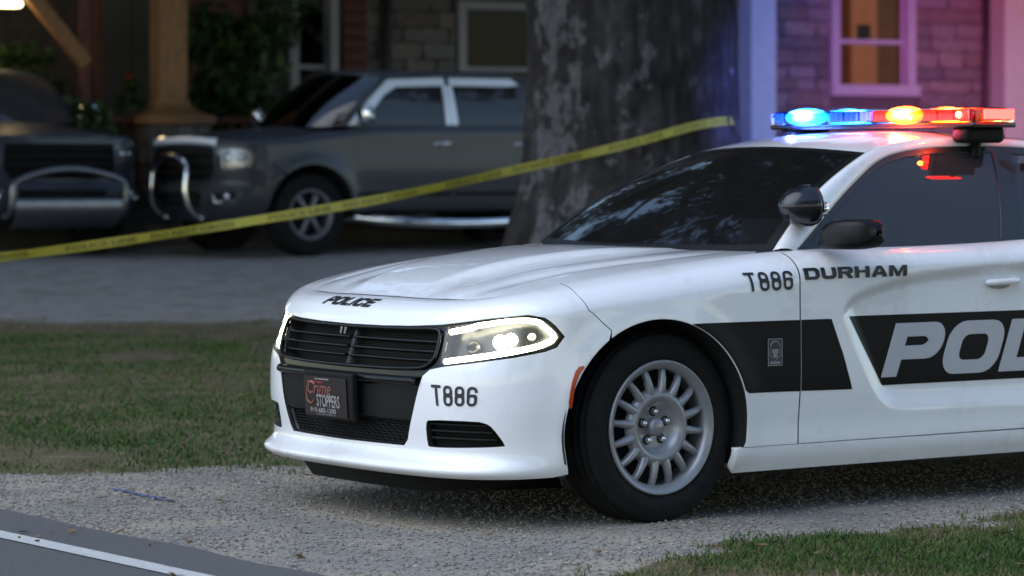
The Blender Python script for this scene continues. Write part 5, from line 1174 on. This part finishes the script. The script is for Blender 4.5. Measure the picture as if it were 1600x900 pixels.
        patch("cab_side", P, rt + [(2.66, 1.24)] + bx_, [w1, w2], GT, .06, t, flange=.02, mirror=sg)
        for nm, w_ in (("front_door_glass", w1), ("rear_door_glass", w2)): patch(nm, TINT, w_, [], GT, .08, t, off=-.012, flange=0, mirror=sg)
        if chrome_guards:
            patch("window_visor", TRIMCHROME, [(.45, 1.235), (.63, 1.40), (.80, 1.545), (.97, roofz - .115), (1.62, roofz - .088), (1.62, roofz - .165), (1.05, roofz - .185), (.89, 1.52), (.74, 1.375), (.59, 1.235)], [], GT, .05, t, off=.012, flange=.008, mirror=sg)
            patch("window_visor", TRIMCHROME, [(1.68, roofz - .09), (2.42, roofz - .09), (2.50, roofz - .15), (2.36, roofz - .165), (1.68, roofz - .165)], [], GT, .05, t, off=.012, flange=.008, mirror=sg)
            patch("pillar_trim", TRIMCHROME, [(1.575, 1.245), (1.59, roofz - .165), (1.635, roofz - .165), (1.632, 1.245)], [], GT, .05, t, off=.010, flange=.006, mirror=sg); patch("pillar_trim", TRIMCHROME, [(1.642, 1.245), (1.645, roofz - .165), (1.70, roofz - .165), (1.715, 1.245)], [], GT, .05, t, off=.010, flange=.006, mirror=sg)
        mm = []
        for s_, h0, d0, zc in ((.84, .02, .02, 1.26), (.90, .03, .03, 1.27), (.93, .085, .05, 1.32), (1.03, .10, .06, 1.33), (1.09, .085, .05, 1.33), (1.11, .03, .02, 1.33)):
            mm.append([(.55 + d0 * math.copysign(abs(math.cos(q)) ** .6, math.cos(q)), y * s_, zc + h0 * math.copysign(abs(math.sin(q)) ** .6, math.sin(q))) for q in np.arange(16) * 2 * math.pi / 16])
        loft("door_mirror", CHROME, mm, t, closed_v=True, caps=True)
        tube("running_board", CHROME if chrome_guards else BLACK, curve_pts([(.56, y * .80, .36), (.62, y * .93, .345), (2.5, y * .93, .345), (2.58, y * .80, .36)], 20), .042, t, 10)
    pr = np.linspace(1, -1, 16)
    def RT(a, s):
        a = np.asarray(a, float); s = np.asarray(s, float); return a, s, roofz - .05 * (np.abs(s) / .72) ** 2.5 - .05 * np.clip((1.12 - a) / .36, 0, 1.5) ** 2 - .05 * np.clip((a - 2.35) / .35, 0, 1.5) ** 2
    patch("roof", P, np.vstack([np.stack([.755 + .16 * pr ** 2, pr * .71], 1), [(1.5, -.725), (2.3, -.725), (2.64, -.71), (2.66, 0), (2.64, .71), (2.3, .725), (1.5, .725)]]), [], RT, .06, t, flange=.02)
    # pillars between glass and roof
    for y in (1, -1):
        gl = []
        for w_, (ra_, rz_) in zip((0, .33, .66, 1.0), rt[:4]):
            l = np.array([float(v) for v in WT(np.array(1.), np.array(w_))]); r_ = np.array([float(v) for v in GT(np.array(ra_), np.array(rz_))]); md = (l + r_) / 2 + np.array([-.01, .02, .015]); gl.append([l * [1, y, 1], md * [1, y, 1], r_ * [1, y, 1]])
        for (a_, z_) in rt[4:]:
            l = np.array([float(v) for v in RT(np.array(a_), np.array(.72))]); r_ = np.array([float(v) for v in GT(np.array(a_), np.array(z_))]); gl.append([l * [1, y, 1], ((l + r_) / 2 + [0, .012, .012]) * [1, y, 1], r_ * [1, y, 1]])
        loft("roof_rail", P, gl, t)
    loft("cab_back", P, [[(2.66, y_, z_) for y_ in (-.70, 0, .70)] for z_ in (.5, 1.22, roofz - .13)], t); patch("tailgate", P, [(tb.TE - .85, .5), (tb.TE, .5), (tb.TE + .85, .5)] + tl(tb.TE + .85, tb.TE - .85, 20), [], B, .1, t, flange=.03)
    box("bed_floor", DARK, (3.55, 0, .80), (1.75, 1.66, .06), t); box("frame", DARK, (1.8, 0, .48), (4.6, 1.1, .2), t); box("engine_bay", DARK, (-.05, 0, .78), (1.1, 1.05, .55), t); box("cabin_floor", DARK, (1.55, 0, .75), (2.05, 1.66, .60), t)
    for y_ in (-.4, .4):
        s_ = box("seat", SEAT, (1.55, y_, 1.08), (.5, .5, .2), t, .06); box("backrest", SEAT, (.3, 0, .3), (.16, .48, .6), s_, .06)
    for ac, zc, rr in tb.arches:
        for y_ in (1, -1):
            th = np.linspace(-.1, math.pi + .1, 20); loft("wheel_well", MATS["wheel_well_liner"], [[(ac + .475 * math.cos(q), y_ * s_, zc + .475 * math.sin(q)) for q in th] for s_ in (.92, .55)] + [[(ac + .02 * math.cos(q), y_ * .55, zc + .02 * math.sin(q)) for q in th]], t)
    for a, y_, left in ((0, -.79, True), (0, .79, False), (3.26, -.79, True), (3.26, .79, False)): build_wheel("wheel", t, (a, y_, .39), left, r=.39, rim_r=.235, width=.26, spokes=6, style=style)
    if bull == 1:       # slim nudge bar
        for y_ in (-.30, .30): pass
        tube("bull_bar", CHROME, curve_pts([(-.86, .34, .36), (-.98, .34, .45), (-1.02, .33, .70), (-1.00, .31, .84), (-.995, .22, .90), (-.995, -.22, .90), (-1.00, -.31, .84), (-1.02, -.33, .70), (-.98, -.34, .45), (-.86, -.34, .36)], 60), .027, t, 10)
        c_ = lathe("marker_lamp", emit("small_lamp_glow", (1, .75, .35), .8), [(-.03, .02), (0, .03), (.02, .02), (.025, 0)], t, 14, 'x'); c_.location = (-.83, .46, 1.10)
    if bull == 2:       # wide bar with a skid plate
        b_ = tube("bull_bar", CHROME_DULL, curve_pts([(-.88, .56, .36), (-1.02, .57, .42), (-1.05, .57, .55), (-1.045, .55, .66), (-1.04, .46, .71), (-1.04, -.46, .71), (-1.045, -.55, .66), (-1.05, -.57, .55), (-1.02, -.57, .42), (-.88, -.56, .36)], 70), .030, t, 10)
        loft("skid_plate", CHROME_DULL, [[(a_, y_, z_) for y_ in np.linspace(-.54, .54, 10)] for a_, z_ in ((-1.03, .52), (-1.045, .49), (-1.03, .38), (-.97, .30), (-.85, .25))], b_)
        for k in range(3): patch_o = box("hood_scoop_mark", CHROME_DULL, (-.84, -.36 + .36 * k, 1.078), (.05, .27, .018), t, .008)
    return t
TRIMCHROME = mat("bright_trim", (.86, .88, .93), .25, metal=.15, var=.03)
CHROME_DULL = mat("dull_stainless", (.22, .22, .235), .35, metal=1, var=.1)
GREY = mat("charcoal_metallic_paint", (.026, .029, .038), .42, metal=.0, coat=.25, var=.05)
NAVY = mat("dark_slate_paint", (.020, .026, .038), .42, metal=.0, coat=.3, var=.05)
build_truck("pickup_truck", "charcoal pickup with chrome window visors and chrome nudge bar parked left of the oak", (-2.53, 32.36, .450), R(34.9), GREY, bull=1, roofz=1.79, scale=1.05)
build_truck("pickup_truck", "dark slate pickup with wide steel bull bar and skid plate at the left edge", (-4.92, 31.9, .465), R(90 + 35), NAVY, chrome_guards=False, style='dark', bull=2, roofz=1.76, nose=1, scale=1.07)

# ================================================================== BARRIER TAPE
tw_ = .062
path = [(-6.2, 18.6, .55), (-4.6, 19.2, .665), (-3.2, 20.0, .775), (-1.9, 20.85, .955), (-.9, 21.6, 1.12), (.15, 22.45, 1.345), (1.0, 23.08, 1.545), (1.40, 23.38, 1.65), (1.575, 23.60, 1.675), (1.672, 23.95, 1.68), (1.62, 24.30, 1.675), (1.40, 24.60, 1.67)]
cp = curve_pts(path, 160); V = []; F = []
for i, p in enumerate(cp):
    tng = cp[min(i + 1, 159)] - cp[max(i - 1, 0)]; tng /= np.linalg.norm(tng); upv = np.array([0, 0, 1.]) - tng * tng[2]; upv /= np.linalg.norm(upv); sd = np.cross(tng, upv)
    tw2 = .30 * math.sin(i * .13) + .22 * math.sin(i * .37 + 1) + .5 * math.exp(-((i - 96) / 4.) ** 2); w = upv * math.cos(tw2) + sd * math.sin(tw2)
    V += [p - w * tw_ / 2, p + w * tw_ / 2]
    if i: k = 2 * i; F.append((k - 2, k, k + 1, k - 1))
TAPE = mat("yellow_plastic_tape", (.47, .40, .05), .45, var=.08, vscale=5)
tp = link("barrier_tape", mesh_py("barrier_tape", V, F), TAPE); tag(tp, "yellow barrier tape with dark lettering stretched from the left to the oak", "barrier tape")
def tape_xy(l, v):      # l metres along, v -.5..5 across
    cl = np.concatenate([[0], np.cumsum(np.linalg.norm(np.diff(cp, axis=0), axis=1))]); P = [np.interp(l, cl, cp[:, k]) for k in range(3)]
    V2 = np.array(V).reshape(-1, 2, 3); W = [np.interp(l, cl, V2[:, 1, k] - V2[:, 0, k]) for k in range(3)]
    return P[0] + W[0] * v, -(P[1] + W[1] * v), P[2] + W[2] * v
SIGN[tape_xy] = 1
TINK = mat("tape_print", (.17, .15, .03), .6)
l = 2.3
while l < 9.3:
    for wd, ln_ in (("POLICE LINE", .50), ("DO NOT CROSS", .62)):
        lettering("tape_print", TINK, wd, (l, l + ln_, -.26, .26), tape_xy, tp, -.004, .02, cut=.12)['kind'] = 'stuff'; l += ln_ + .10
    l += .16
# stake that holds the far end, just outside the picture
stk = box("wooden_stake", CEDAR, (-6.2, 18.6, .45), (.04, .04, 1.1)); tag(stk, "wooden stake holding the left end of the yellow tape", "stake")
